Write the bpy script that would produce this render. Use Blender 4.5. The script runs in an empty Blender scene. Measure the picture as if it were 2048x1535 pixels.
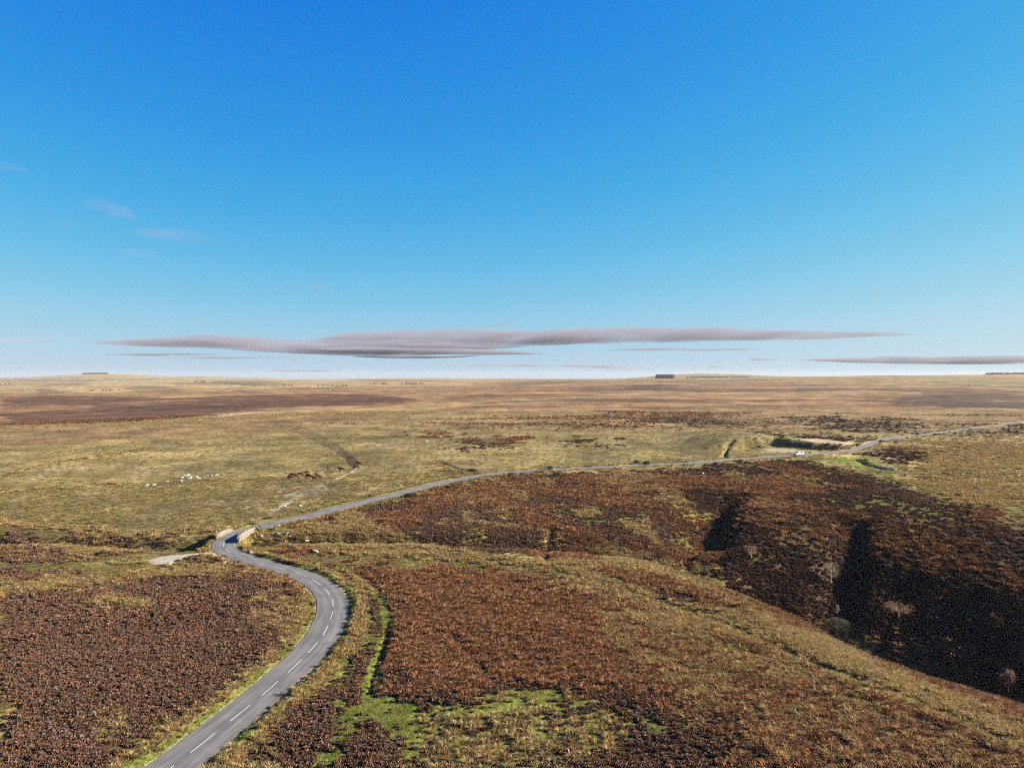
import bpy, bmesh, math, random
import numpy as np
from mathutils import Vector, Matrix

sc = bpy.context.scene
C = sc.collection
R = math.radians

# ---------------------------------------------------------------- camera
cam = bpy.data.cameras.new('camera')
cam.sensor_width = 36.0
cam.lens = 36.0*1577.0/2048.0
cam.shift_y = -15.5/2048.0            # the drone looks a touch below the horizon
cam.clip_start = 1.0
cam.clip_end = 120000.0
cam_ob = bpy.data.objects.new('camera', cam)
cam_ob.location = (0, 0, 32.0)
cam_ob.rotation_euler = (R(90), 0, 0)
C.objects.link(cam_ob)
sc.camera = cam_ob

# ---------------------------------------------------------------- sky and sun
SUN_EL, SUN_AZ = R(23.5), R(83.0)     # azimuth clockwise from straight ahead
world = bpy.data.worlds.new('World')
sc.world = world
world.use_nodes = True
wn = world.node_tree.nodes; wl = world.node_tree.links
wn.clear()
sky = wn.new('ShaderNodeTexSky'); sky.sky_type = 'NISHITA'; sky.sun_disc = False
sky.sun_elevation = SUN_EL; sky.sun_rotation = SUN_AZ
sky.altitude = 300; sky.air_density = 1.0; sky.dust_density = 0.3; sky.ozone_density = 1.5
EXPOSURE = 2.2
# the camera's deep blue rendering of the sky: one response curve per channel
sep = wn.new('ShaderNodeSeparateColor'); com = wn.new('ShaderNodeCombineColor')
wl.new(sky.outputs[0], sep.inputs[0])
for ch, (g, a, top) in enumerate(((2.70, 34.5, .64), (1.66, 15.2, .90), (0.794, 13.34, .96))):
    p = wn.new('ShaderNodeMath'); p.operation = 'POWER'; p.inputs[1].default_value = g
    m = wn.new('ShaderNodeMath'); m.operation = 'MULTIPLY'; m.inputs[1].default_value = a*0.05**g
    wl.new(sep.outputs[ch], p.inputs[0]); wl.new(p.outputs[0], m.inputs[0])
    d = wn.new('ShaderNodeMath'); d.operation = 'MULTIPLY_ADD'; d.inputs[1].default_value = 1/top; d.inputs[2].default_value = 1.0     # shoulder
    q = wn.new('ShaderNodeMath'); q.operation = 'DIVIDE'; e = wn.new('ShaderNodeMath'); e.operation = 'MULTIPLY'; e.inputs[1].default_value = 2**-EXPOSURE/0.05
    wl.new(m.outputs[0], d.inputs[0]); wl.new(m.outputs[0], q.inputs[0]); wl.new(d.outputs[0], q.inputs[1]); wl.new(q.outputs[0], e.inputs[0]); wl.new(e.outputs[0], com.inputs[ch])
bg = wn.new('ShaderNodeBackground'); bg.inputs['Strength'].default_value = 0.05
wo = wn.new('ShaderNodeOutputWorld')
wl.new(com.outputs[0], bg.inputs['Color']); wl.new(bg.outputs[0], wo.inputs['Surface'])

sun = bpy.data.lights.new('sun', 'SUN')
sun.energy = 5.0; sun.angle = R(0.53); sun.color = (1.0, 0.92, 0.80)
sun_ob = bpy.data.objects.new('sun', sun)
SUN_DIR = Vector((math.sin(SUN_AZ)*math.cos(SUN_EL), math.cos(SUN_AZ)*math.cos(SUN_EL), math.sin(SUN_EL)))
sun_ob.rotation_euler = SUN_DIR.to_track_quat('Z', 'Y').to_euler()
sun_ob.location = (60, -20, 120)
C.objects.link(sun_ob)

sc.view_settings.view_transform = 'Standard'
sc.view_settings.look = 'None'
sc.view_settings.exposure = EXPOSURE
sc.view_settings.gamma = 1.0
sc.render.engine = 'CYCLES'
cy = sc.cycles
cy.max_bounces = 5; cy.diffuse_bounces = 2; cy.glossy_bounces = 1; cy.transmission_bounces = 3
cy.transparent_max_bounces = 6; cy.volume_bounces = 1
cy.use_denoising = False; cy.sample_clamp_direct = 3.0; cy.sample_clamp_indirect = 1.0; cy.pixel_filter_type = 'BLACKMAN_HARRIS'; cy.filter_width = 1.15

# ---------------------------------------------------------------- terrain maths (metres; X right, Y ahead, Z up, camera above 0,0)
F_PX, V_HOR, CAM_H = 1577.0, 752.0, 32.0
_rng0 = np.random.RandomState(7)
_LAT = _rng0.rand(256, 256)

def vnoise(x, y):
    xi = np.floor(x).astype(np.int64); yi = np.floor(y).astype(np.int64)
    fx = x - xi; fy = y - yi
    fx = fx*fx*(3-2*fx); fy = fy*fy*(3-2*fy)
    x0 = xi & 255; x1 = (xi+1) & 255; y0 = yi & 255; y1 = (yi+1) & 255
    a = _LAT[x0, y0]; b = _LAT[x1, y0]; c = _LAT[x0, y1]; d = _LAT[x1, y1]
    return (a*(1-fx)+b*fx)*(1-fy) + (c*(1-fx)+d*fx)*fy - 0.5

def fbm(x, y, octs=4, gain=0.5):
    s = 0.0; a = 1.0; n = 0.0
    for k in range(octs):
        s = s + a*vnoise(x*2**k + 17.3*k, y*2**k + 41.7*k); n += a; a *= gain
    return s/n*2

def sstep(a, b, x):
    t = np.clip((x-a)/(b-a), 0, 1)
    return t*t*(3-2*t)

# far relief: heights along fans of bearings (tangent of the bearing, then distance ahead and height)
FAN = [
 (-0.65, [(300,0),(515,0),(600,-3),(900,-7),(1300,3.2),(1450,2),(1800,-18),(2200,-50),(2800,-45),(3500,-12),(4000,-9),(4800,-42),(6500,-4),(9000,22),(10500,8),(14000,-60)]),
 (-0.52, [(300,0),(540,0),(640,-2),(900,-5),(1350,3.5),(1500,2),(1800,-18),(2200,-50),(2900,-40),(3500,-10),(4000,-4),(4800,-38),(6500,2),(9000,64),(10500,30),(14000,-60)]),
 (-0.40, [(300,0),(630,0.5),(720,-1),(1000,0),(1500,5),(1650,3),(1900,-15),(2500,-45),(3300,-18),(4000,1),(4300,0),(4900,-32),(6500,5),(9000,30),(10500,15),(14000,-60)]),
 (-0.25, [(300,0),(700,1),(1000,1),(1500,5),(1800,6),(2200,-12),(2700,-35),(3500,-12),(4500,-8),(5500,0),(7000,7),(9000,0),(14000,-60)]),
 (-0.14, [(300,0),(700,1),(1000,1.5),(1500,5),(2000,6),(2600,-14),(3500,-3),(5000,8),(6500,13),(9000,0),(14000,-60)]),
 (0.11, [(300,0),(700,1.5),(1000,3),(1500,7),(2500,11.5),(4000,19.5),(5000,14),(9000,0),(14000,-60)]),
 (0.24, [(300,0),(700,1.5),(1000,4),(1500,8),(2500,15),(3500,26),(4200,22),(5500,52),(6500,40),(14000,-60)]),
 (0.36, [(300,0.5),(700,2),(1000,5),(1500,8.5),(2200,14),(3500,31),(4200,26),(6000,30),(14000,-60)]),
 (0.50, [(300,1),(700,2.5),(1000,6),(1500,10),(2500,21),(3300,35),(4000,30),(5500,38),(6500,20),(14000,-60)]),
 (0.65, [(300,1),(700,3),(1000,6.6),(1500,12),(2500,22),(3200,31),(4000,26),(5000,43),(6500,52),(8000,20),(14000,-60)]),
]
_LY = np.linspace(math.log(250), math.log(14000), 240)
_FT = np.array([f[0] for f in FAN])
_FZ = np.array([np.interp(_LY, [math.log(p[0]) for p in f[1]], [p[1] for p in f[1]]) for f in FAN])
_k = np.exp(-np.linspace(-2, 2, 9)**2); _k /= _k.sum()
_FZ = np.array([np.convolve(np.pad(r, 4, mode='edge'), _k, mode='valid') for r in _FZ])

# the stream and its valley: x, y, depth, reach on the near side, reach on the far side
VALLEY = np.array([
 (-260,165, 0.6, 16, 18), (-150,160, 1.2, 14, 16), (-95,156, 1.8, 10, 14), (-70,154, 2.8, 12, 10), (-61,154, 5.0, 14, 11), (-45,156, 2.6, 7, 9), (-22,157, 2.2, 10, 14),
 (0,156, 2.6, 14, 20), (20,154, 4.0, 20, 34), (36,151.5, 8.5, 29, 46), (50,146, 15, 41, 64), (63,137, 20, 54, 84), (76,123, 25, 58, 92),
 (92,106, 26, 62, 100), (112,80, 28, 66, 100), (140,40, 30, 70, 100), (180,-10, 31, 70, 100)], float)

def polydist(P, x, y):
    """nearest distance to a polyline, its running parameter and the side (positive to the left of travel)"""
    best = np.full(x.shape, 1e18); par = np.zeros(x.shape); side = np.ones(x.shape)
    for i in range(len(P)-1):
        ax, ay = P[i][0], P[i][1]; bx, by = P[i+1][0], P[i+1][1]
        dx, dy = bx-ax, by-ay; L = dx*dx+dy*dy
        t = np.clip(((x-ax)*dx+(y-ay)*dy)/L, 0, 1)
        ex = x-(ax+t*dx); ey = y-(ay+t*dy)
        d = ex*ex+ey*ey
        m = d < best
        best = np.where(m, d, best); par = np.where(m, i+t, par)
        side = np.where(m, np.sign(dx*(y-ay)-dy*(x-ax)), side)
    return np.sqrt(best), par, side

# gullies cut into the far valley side: x1,y1,x2,y2 (top to bottom), depth, half width
GULLIES = [((62.5,219),(47.5,186),(40,168),4.6,9.0), ((81,180),(72,168),(62,149),2.8,5.5)]
# old quarry: a heathery face, 4 m high, behind a levelled floor beside the lane
QFACE = [(80,336),(92,338),(104,344.5),(117,347),(127,338.5),(138,328.5),(152,328),(166,334)]
def quarry_z(x, y):
    z = np.zeros(x.shape)
    m = (x > 70) & (x < 190) & (y > 310) & (y < 480)
    if not m.any(): return z
    xx, yy = x[m], y[m]
    d, p, s = polydist(QFACE, xx+1.2*fbm(xx/5, yy/5, 2), yy+1.2*fbm(xx/5+9, yy/5, 2))
    z[m] = 4.4*sstep(0, 5.0, d*s)*sstep(72, 106, xx)*(1-.6*sstep(114, 140, xx))*(1-sstep(142, 160, xx))*(1-sstep(25, 120, d))
    return z

def base_z(x, y):
    x = np.asarray(x, float); y = np.asarray(y, float)
    r = np.hypot(x, y) + 1e-6
    th = np.clip(np.arctan2(x, y), -math.atan(0.65), math.atan(0.65))
    tt = np.tan(th); dep = np.clip(r*np.cos(th), 251, 13990)
    ly = np.log(dep)
    fi = (ly-_LY[0])/(_LY[1]-_LY[0]); i0 = np.clip(np.floor(fi).astype(int), 0, len(_LY)-2); f = fi-i0
    k = np.clip(np.searchsorted(_FT, tt)-1, 0, len(_FT)-2)
    w = np.clip((tt-_FT[k])/(_FT[k+1]-_FT[k]), 0, 1); w = w*w*(3-2*w)
    za = _FZ[k, i0]*(1-f)+_FZ[k, i0+1]*f
    zb = _FZ[k+1, i0]*(1-f)+_FZ[k+1, i0+1]*f
    z = za*(1-w)+zb*w
    # rolling ground
    z = z + 0.9*fbm(x/70, y/70, 3)*sstep(60, 300, r) + 3.0*fbm(x/420+3, y/420, 3)*sstep(700, 2500, r)
    z = z + 14*fbm(x/2400+9, y/2400, 3)*sstep(3500, 7000, r)*(tt < -0.08)
    z = z + 0.35*fbm(x/11+5, y/11+2, 3)
    return z

def valley_z(x, y):
    z = np.zeros(x.shape)
    m = (np.abs(x+20) < 420) & (y > -80) & (y < 330)
    if not m.any(): return z
    xx = x[m]; yy = y[m]
    wx = xx + 3.0*fbm(xx/26, yy/26, 2)*sstep(20, 60, xx); wy = yy + 3.0*fbm(xx/26+50, yy/26, 2)*sstep(20, 60, xx)
    d, p, s = polydist(VALLEY, wx, wy)
    # blend depth and reach over all stretches within a few metres of the nearest, so that bends make no cliffs
    ws = np.zeros(xx.shape); D = np.zeros(xx.shape); Wn = np.zeros(xx.shape); Wf = np.zeros(xx.shape)
    for i in range(len(VALLEY)-1):
        A, B = VALLEY[i], VALLEY[i+1]; dx, dy = B[0]-A[0], B[1]-A[1]
        t = np.clip(((wx-A[0])*dx+(wy-A[1])*dy)/(dx*dx+dy*dy), 0, 1)
        w = np.exp(-np.clip((np.hypot(wx-A[0]-t*dx, wy-A[1]-t*dy)-d)/5.0, 0, 30))*math.hypot(dx, dy)
        ws += w; D += w*(A[2]+t*(B[2]-A[2])); Wn += w*(A[3]+t*(B[3]-A[3])); Wf += w*(A[4]+t*(B[4]-A[4]))
    D /= ws; Wn /= ws; Wf /= ws
    W = np.where(s > 0, Wf, Wn)
    q = np.clip(1-d/W, 0, 1)
    tau = 1-q                                                     # far bank: an even steep face, then a rounded brow
    lin = np.minimum(tau, .26)*(.66/.26); ease = .34*(1-(1-np.clip((tau-.26)/.74, 0, 1))**3.0)
    far = lin+ease
    zz = -D*np.where(s > 0, 1-far, q**1.5)
    for (a, b, c, dep, hw) in GULLIES:
        gd, gp, gs = polydist([a, b, c], wx, wy)
        prof = np.exp(-(gd/hw)**2*np.where(gs > 0, 3.2, 1.2))      # steeper on the side that faces the road
        zz = zz - dep*prof*sstep(0.0, 0.6, gp)*sstep(-0.01, 0.25, gp)
    z[m] = zz
    return z

def ground0(x, y):
    return base_z(x, y) + valley_z(x, y) + quarry_z(x, y)

def smooth_line(P, step):
    """Catmull-Rom through P, resampled to even steps"""
    P = np.array(P, float); Q = np.vstack([2*P[0]-P[1], P, 2*P[-1]-P[-2]]); out = []
    for i in range(len(P)-1):
        p0, p1, p2, p3 = Q[i], Q[i+1], Q[i+2], Q[i+3]
        n = max(3, int(np.hypot(*(p2-p1)[:2])/step*3))
        t = np.linspace(0, 1, n, endpoint=False)[:, None]
        out.append(0.5*((2*p1)+(-p0+p2)*t+(2*p0-5*p1+4*p2-p3)*t*t+(-p0+3*p1-3*p2+p3)*t**3))
    out.append(P[-1:]); C = np.vstack(out)
    s = np.concatenate([[0], np.cumsum(np.hypot(*np.diff(C[:, :2], axis=0).T))])
    n = int(s[-1]/step); si = np.linspace(0, s[-1], n+1)
    return np.stack([np.interp(si, s, C[:, k]) for k in range(C.shape[1])], 1)
# ---------------------------------------------------------------- the survey: where things lie, in metres
ROAD = [(-28.72,60.22),(-28.46,62.0),(-27.86,64.7),(-27.19,67.96),(-26.52,71.48),(-25.72,75.66),(-25.05,79.47),(-24.46,83.69),(-23.9,88.07),(-23.47,93.45),(-23.47,99.24),(-24.12,105.35),(-24.85,109.47),(-25.89,113.4),(-27.6,117.63),(-29.39,121.02),(-31.56,124.3),(-34.22,127.43),(-36.95,130.06),(-39.73,132.45),(-42.93,135.29),(-45.71,137.58),(-48.65,140.37),(-51.53,143.77),(-53.4,146.7),(-54.76,149.74),(-55.56,152.92),(-55.79,155.51),(-55.7,159.7),(-54.89,163.95),(-52.9,169.57),(-50.44,175.1),(-47.06,179.91),(-43.85,187.39),(-40.57,194.47),(-37.18,200.81),(-33.52,208.09),(-29.39,216.6),(-23.12,229.28),(-15.99,242.5),(-10.18,250.72),(-2.29,257.5),(7.68,263.16),(17.92,266.61),(30.26,271.11),(43.17,276.73),(58.48,282.9),(74.82,290.6),(86.0,297.42),(99.06,302.75),(110.51,307.91),(122.53,313.68),(133.87,319.38),(145.1,331.14),(157.55,348.46),(175.17,374.32),(199.73,402.27),(227.63,422.82),(269.29,458.12),(337.72,520.1),(412.13,587.64),(499.74,658.94)]
COVER = [('P','s',0.55,0.03,[(-324.8,500.2),(-318.5,515.6),(-305.4,521.2),(-293.9,530.3),(-283.7,543.0),(-274.2,558.7),(-262.6,572.0),(-249.3,592.1),(-237.6,620.4),(-231.2,658.1),(-227.0,710.0),(-198.0,735.0),(-180.0,760.0),(-159.0,776.0),(-133.0,795.0),(-105.0,813.0),(-70.0,892.0),(-43.0,924.0),(-15.0,962.0),(16.0,991.0),(49.0,1017.0),(84.0,1056.0),(77.0,969.0),(44.0,915.0),(14.0,877.0),(-13.0,842.0),(-38.0,803.0),(-65.0,770.0),(-88.0,717.0),(-113.5,690.9),(-135.9,661.4),(-146.7,624.1),(-160.6,606.9),(-172.7,587.0),(-185.8,573.7),(-198.9,562.7),(-213.1,556.3),(-226.7,541.1),(-240.1,527.7),(-253.9,517.3),(-268.4,513.7),(-281.1,507.2),(-293.6,501.0),(-304.9,493.7),(-314.0,483.6)]),
 ('P','p',1,0.02,[(-776.0,1195.0),(-744.0,1205.0),(-714.0,1218.0),(-683.0,1232.0),(-634.0,1213.0),(-580.0,1182.0),(-527.0,1148.0),(-473.0,1108.0),(-445.0,1151.0),(-413.0,1198.0),(-377.0,1220.0),(-345.0,1265.0),(-309.0,1305.0),(-252.0,1243.0),(-197.0,1178.0),(-123.0,1023.0),(-126.0,886.0),(-149.0,859.0),(-170.0,826.0),(-191.0,813.0),(-210.0,795.0),(-230.0,781.0),(-252.0,730.0),(-247.7,625.9),(-256.2,599.3),(-267.1,581.8),(-272.6,555.5),(-283.7,543.0),(-295.1,532.5),(-305.9,522.1),(-321.6,520.6),(-327.2,503.9)]),
 ('P','b',0.42,0.02,[(-776.0,1195.0),(-744.0,1205.0),(-714.0,1218.0),(-683.0,1232.0),(-634.0,1213.0),(-580.0,1182.0),(-527.0,1148.0),(-473.0,1108.0),(-445.0,1151.0),(-413.0,1198.0),(-377.0,1220.0),(-345.0,1265.0),(-309.0,1305.0),(-252.0,1243.0),(-197.0,1178.0),(-123.0,1023.0),(-126.0,886.0),(-149.0,859.0),(-170.0,826.0),(-191.0,813.0),(-210.0,795.0),(-230.0,781.0),(-252.0,730.0),(-247.7,625.9),(-256.2,599.3),(-267.1,581.8),(-272.6,555.5),(-283.7,543.0),(-295.1,532.5),(-305.9,522.1),(-321.6,520.6),(-327.2,503.9)]),
 ('P','a',0.8,0.03,[(-630.0,969.0),(-598.0,978.0),(-546.0,953.0),(-497.0,928.0),(-435.0,832.0),(-452.0,818.0),(-475.0,817.0),(-496.0,812.0),(-517.0,797.0)]),
 ('P','a',0.6,0.02,[(-512.0,1005.0),(-486.0,1024.0),(-459.0,1044.0),(-433.0,1053.0),(-409.0,1069.0),(-402.0,954.0),(-415.0,903.0)]),
 ('P','p',0.75,0.05,[(643.0,1348.0),(690.0,1337.0),(726.0,1308.0),(723.0,1227.0),(735.0,1180.0),(734.0,1118.0),(454.3,691.5),(442.0,710.0),(426.0,726.0),(419.0,755.0),(408.0,779.0),(390.0,825.0),(467.0,949.0),(558.0,1105.0)]),
 ('P','p',0.75,0.05,[(454.0,967.0),(533.0,1018.0),(529.0,946.0),(523.0,882.0),(434.0,772.0),(411.0,779.0),(388.0,788.0)]),
 ('P','p',0.7,0.06,[(203.6,576.4),(235.3,602.4),(244.2,569.7),(255.1,546.6),(245.0,476.5),(223.0,431.0),(212.2,434.9),(200.6,437.7),(189.4,441.8),(186.9,470.9),(186.1,509.4)]),
 ('P','p',0.65,0.05,[(88.9,562.7),(122.8,576.6),(137.3,554.6),(150.7,534.4),(164.3,519.1),(153.9,486.4),(137.5,495.8),(119.7,502.0),(104.0,510.7),(87.6,519.3)]),
 ('P','p',0.7,0.04,[(272.0,1984.0),(357.0,1970.0),(361.0,1643.0),(254.0,1454.0),(206.0,1503.0)]),
 ('P','p',0.6,0.04,[(-71.0,1199.0),(-18.0,1214.0),(-10.0,1110.0),(-64.0,1081.0)]),
 ('P','p',0.6,0.03,[(-73.0,933.0),(-45.0,951.0),(-15.0,972.0),(16.0,998.0),(49.0,1020.0),(84.0,1056.0),(118.0,1024.0),(149.0,997.0),(145.0,891.0),(120.0,894.0),(94.0,896.0),(69.0,902.0),(44.0,915.0),(17.0,908.0),(-10.0,890.0),(-35.0,854.0)]),
 ('P','p',0.5,0.04,[(22.1,527.1),(39.7,516.9),(56.9,510.3),(69.8,498.1),(82.1,486.5),(79.9,473.7),(65.1,475.4),(50.9,483.4),(36.3,493.2)]),
 ('L','k',0.6,1.5,[(81.2,520.5),(100.9,503.6),(123.8,493.1),(142.7,472.6),(149.4,423.8)]),
 ('P','p',0.6,0.06,[(238.5,439.3),(254.3,442.7),(273.3,450.8),(311.7,474.5),(272.4,414.6),(234.4,386.6),(225.3,405.6)]),
 ('P','p',0.55,0.05,[(121.4,357.2),(165.1,422.8),(173.4,404.6),(182.1,390.1),(167.8,364.4),(156.9,368.8),(139.3,356.6)]),
 ('P','g',0.5,0.05,[(368.6,671.2),(368.2,620.3),(347.8,586.0),(328.6,598.4)]),
 ('P','p',0.6,0.03,[(-2023.0,3242.0),(-1957.0,3340.0),(-1788.0,3227.0),(-775.0,1399.0),(-800.0,1373.0),(-817.0,1336.0)]),
 ('P','p',0.55,0.02,[(-1722.0,3442.0),(-1606.0,3498.0),(-1353.0,3314.0),(-585.0,1411.0),(-645.0,1455.0),(-1472.0,3121.0)]),
 ('P','p',0.5,0.02,[(-3351.0,5599.0),(-3070.0,5637.0),(-1924.0,3553.0),(-2097.0,3540.0)]),
 ('P','p',0.45,0.02,[(-3944.0,7116.0),(-3672.0,7027.0),(-3468.0,7067.0),(-3271.0,7192.0),(-3150.0,7518.0),(-2938.0,7670.0),(-3108.0,7552.0),(-3174.0,7213.0),(-3278.0,6995.0),(-3447.0,6934.0),(-3640.0,6925.0),(-3903.0,7043.0)]),
 ('P','p',0.5,0.02,[(-3672.0,7027.0),(-3476.0,7066.0),(-3303.0,7162.0),(-3185.0,7398.0),(-2872.0,6720.0),(-3034.0,6640.0),(-3205.0,6587.0),(-3369.0,6528.0)]),
 ('P','p',0.5,0.02,[(-2453.0,6404.0),(-2196.0,6214.0),(-1908.0,5894.0),(-1636.0,5560.0),(-1274.0,4331.0),(-1386.0,4131.0),(-1476.0,3919.0)]),
 ('P','p',0.3,0.03,[(-165.0,3521.0),(-51.0,3355.0),(53.0,3214.0),(147.0,3051.0),(236.0,2953.0),(301.0,2700.0),(342.0,2387.0),(271.0,2432.0),(194.0,2424.0),(122.0,2524.0),(44.0,2680.0),(-43.0,2856.0)]),
 ('P','p',0.5,0.02,[(-4757.0,7327.0),(-4437.0,7259.0),(-4065.0,7091.0),(-3481.0,6662.0),(-3215.0,6008.0),(-3413.0,6054.0),(-3637.0,6140.0),(-3841.0,6187.0),(-3982.0,6133.0)]),
 ('P','p',0.45,0.02,[(-2563.0,5823.0),(-1653.0,4033.0),(-1533.0,4037.0),(-1957.0,5597.0),(-1727.0,5405.0),(-1258.0,4368.0),(-1035.0,4039.0),(-1116.0,3878.0),(-1196.0,3741.0),(-1287.0,3696.0),(-1387.0,3681.0),(-1492.0,3683.0),(-1600.0,3689.0)]),
 ('P','p',0.45,0.02,[(-1002.0,3406.0),(-897.0,3378.0),(-411.0,1735.0),(-318.0,1651.0),(-376.0,1543.0),(-467.0,1588.0)]),
 ('P','g',0.4,0.03,[(-3776.0,5815.0),(-3469.0,5735.0),(-2217.0,3627.0),(-2327.0,3584.0)]),
 ('P','p',0.45,0.02,[(-1266.0,6164.0),(-1013.0,5901.0),(-754.0,5468.0),(-565.0,5437.0),(-340.0,4328.0),(-475.0,4387.0),(-599.0,4344.0),(-725.0,4333.0)]),
 ('P','p',0.4,0.02,[(-577.0,1413.0),(-537.0,1417.0),(-497.0,1423.0),(-458.0,1434.0),(-391.0,1328.0),(-431.0,1313.0),(-483.0,1335.0),(-525.0,1328.0)]),
 ('L','s',0.95,10,[(-324.8,500.2),(-318.5,515.6),(-305.4,521.2),(-293.9,530.3),(-283.7,543.0),(-274.2,558.7),(-262.6,572.0),(-249.3,592.1),(-237.6,620.4),(-227.5,684.6)]),
 ('L','e',0.75,16,[(-237.6,620.4),(-229.4,653.0),(-225.0,705.0),(-205.0,730.0),(-182.0,747.0),(-159.0,772.0)]),
 ('L','s',0.8,14,[(-184.0,756.0),(-159.0,772.0),(-132.0,791.0),(-113.0,816.0),(-93.0,856.0),(-70.0,892.0),(-43.0,926.0),(-15.0,972.0),(16.0,990.0),(49.0,1007.0)]),
 ('P','o',0.7,0.04,[(929.0,3079.0),(964.0,2889.0),(1039.0,2844.0),(1096.0,2761.0),(1155.0,2694.0),(1215.0,2639.0),(1301.0,2643.0),(1389.0,2645.0),(1482.0,2656.0),(1614.0,2731.0),(1708.0,2737.0),(1783.0,2713.0),(953.0,1451.0),(939.0,1507.0),(922.0,1564.0),(914.0,1646.0),(930.0,1776.0),(906.0,1841.0),(903.0,1961.0),(950.0,2217.0),(904.0,2266.0),(851.0,2304.0),(803.0,2364.0)]),
 ('P','p',0.5,0.03,[(785.0,1463.0),(771.0,1365.0),(770.0,1297.0),(787.0,1258.0),(786.0,1196.0),(756.0,1151.0),(737.0,1184.0),(721.0,1229.0)]),
 ('L','p',0.55,16,[(-141.0,1793.0),(-59.0,1726.0),(16.0,1560.0)]),
 ('L','p',0.55,16,[(31.0,1346.0),(102.0,1329.0),(161.0,1233.0)]),
 ('L','p',0.55,16,[(215.0,1107.0),(269.0,1112.0),(306.0,1057.0)]),
 ('L','p',0.55,16,[(398.0,1318.0),(451.0,1278.0),(470.0,1165.0)]),
 ('L','p',0.55,16,[(195.0,819.0),(232.0,803.0),(262.0,772.0)]),
 ('L','p',0.55,16,[(208.9,692.0),(228.7,685.6),(247.5,677.6),(262.2,660.6),(275.7,643.1)]),
 ('L','p',0.55,16,[(-12.0,796.0),(25.0,784.0),(61.0,758.0)]),
 ('L','p',0.55,16,[(76.3,683.4),(107.7,676.6),(135.4,654.9)]),
 ('L','p',0.55,16,[(364.0,917.0),(391.0,905.0),(403.0,863.0)]),
 ('L','p',0.55,16,[(574.0,1519.0),(632.0,1497.0),(632.0,1353.0)]),
 ('L','p',0.55,16,[(-288.0,1403.0),(-229.0,1394.0),(-160.0,1302.0)]),
 ('L','p',0.55,16,[(48.8,611.0),(68.1,610.3),(84.4,588.8)]),
 ('P','s',0.65,0.06,[(156.5,322.1),(184.5,354.4),(221.9,399.4),(238.8,403.7),(257.7,410.7),(281.0,423.7),(200.1,301.6),(153.3,231.2),(124.0,187.0),(109.4,164.9),(106.1,168.9),(102.8,173.2),(102.7,182.8),(104.1,196.3),(111.9,233.5),(132.5,269.4)]),
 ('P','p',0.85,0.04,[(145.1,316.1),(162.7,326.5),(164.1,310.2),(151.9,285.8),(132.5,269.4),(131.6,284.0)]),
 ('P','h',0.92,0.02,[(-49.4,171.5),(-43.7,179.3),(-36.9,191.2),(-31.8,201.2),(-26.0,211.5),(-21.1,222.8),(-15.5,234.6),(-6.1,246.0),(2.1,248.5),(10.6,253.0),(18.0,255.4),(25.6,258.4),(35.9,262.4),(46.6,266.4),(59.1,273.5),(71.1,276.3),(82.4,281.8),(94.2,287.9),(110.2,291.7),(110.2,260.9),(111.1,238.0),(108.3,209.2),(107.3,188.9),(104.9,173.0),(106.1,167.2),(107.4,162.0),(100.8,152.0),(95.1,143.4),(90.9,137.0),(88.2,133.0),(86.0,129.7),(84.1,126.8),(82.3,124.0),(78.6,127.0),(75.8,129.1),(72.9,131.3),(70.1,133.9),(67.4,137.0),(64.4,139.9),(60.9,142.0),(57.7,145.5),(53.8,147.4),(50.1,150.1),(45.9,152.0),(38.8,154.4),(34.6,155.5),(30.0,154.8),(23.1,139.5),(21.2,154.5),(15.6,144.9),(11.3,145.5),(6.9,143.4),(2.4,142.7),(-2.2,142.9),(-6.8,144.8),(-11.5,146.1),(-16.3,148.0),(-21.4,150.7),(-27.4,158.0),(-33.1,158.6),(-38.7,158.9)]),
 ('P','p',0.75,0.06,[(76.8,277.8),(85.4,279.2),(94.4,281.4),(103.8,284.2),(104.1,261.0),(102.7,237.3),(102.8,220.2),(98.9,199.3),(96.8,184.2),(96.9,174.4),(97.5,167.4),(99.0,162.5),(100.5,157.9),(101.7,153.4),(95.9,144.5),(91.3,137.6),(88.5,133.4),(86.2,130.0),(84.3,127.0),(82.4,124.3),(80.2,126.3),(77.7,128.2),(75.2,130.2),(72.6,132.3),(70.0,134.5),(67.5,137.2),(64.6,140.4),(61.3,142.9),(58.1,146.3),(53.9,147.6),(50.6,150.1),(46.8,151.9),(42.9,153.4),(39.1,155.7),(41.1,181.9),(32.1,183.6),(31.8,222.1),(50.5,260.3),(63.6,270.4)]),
 ('P','b',0.55,0.06,[(12.0,249.6),(20.3,253.6),(28.7,257.2),(37.3,260.0),(46.4,259.1),(55.2,256.7),(63.9,254.5),(65.5,237.1),(53.7,228.3),(42.2,217.6),(32.3,211.6),(22.8,204.3),(15.4,209.9),(7.7,216.6)]),
 ('P','b',0.7,0.04,[(10.2,167.0),(14.6,163.6),(20.0,156.7),(20.7,154.4),(13.3,134.0),(5.9,135.8),(7.4,158.4)]),
 ('P','b',0.6,0.05,[(-9.8,242.6),(-2.1,241.7),(5.5,241.2),(7.2,203.1),(-3.0,195.2),(-8.7,193.5),(-14.2,190.8),(-19.6,188.3),(-24.8,212.6),(-17.8,226.2)]),
 ('P','b',0.6,0.05,[(-3.1,203.5),(3.9,199.4),(10.7,195.8),(9.2,168.2),(3.9,170.3),(-5.2,188.0)]),
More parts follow.
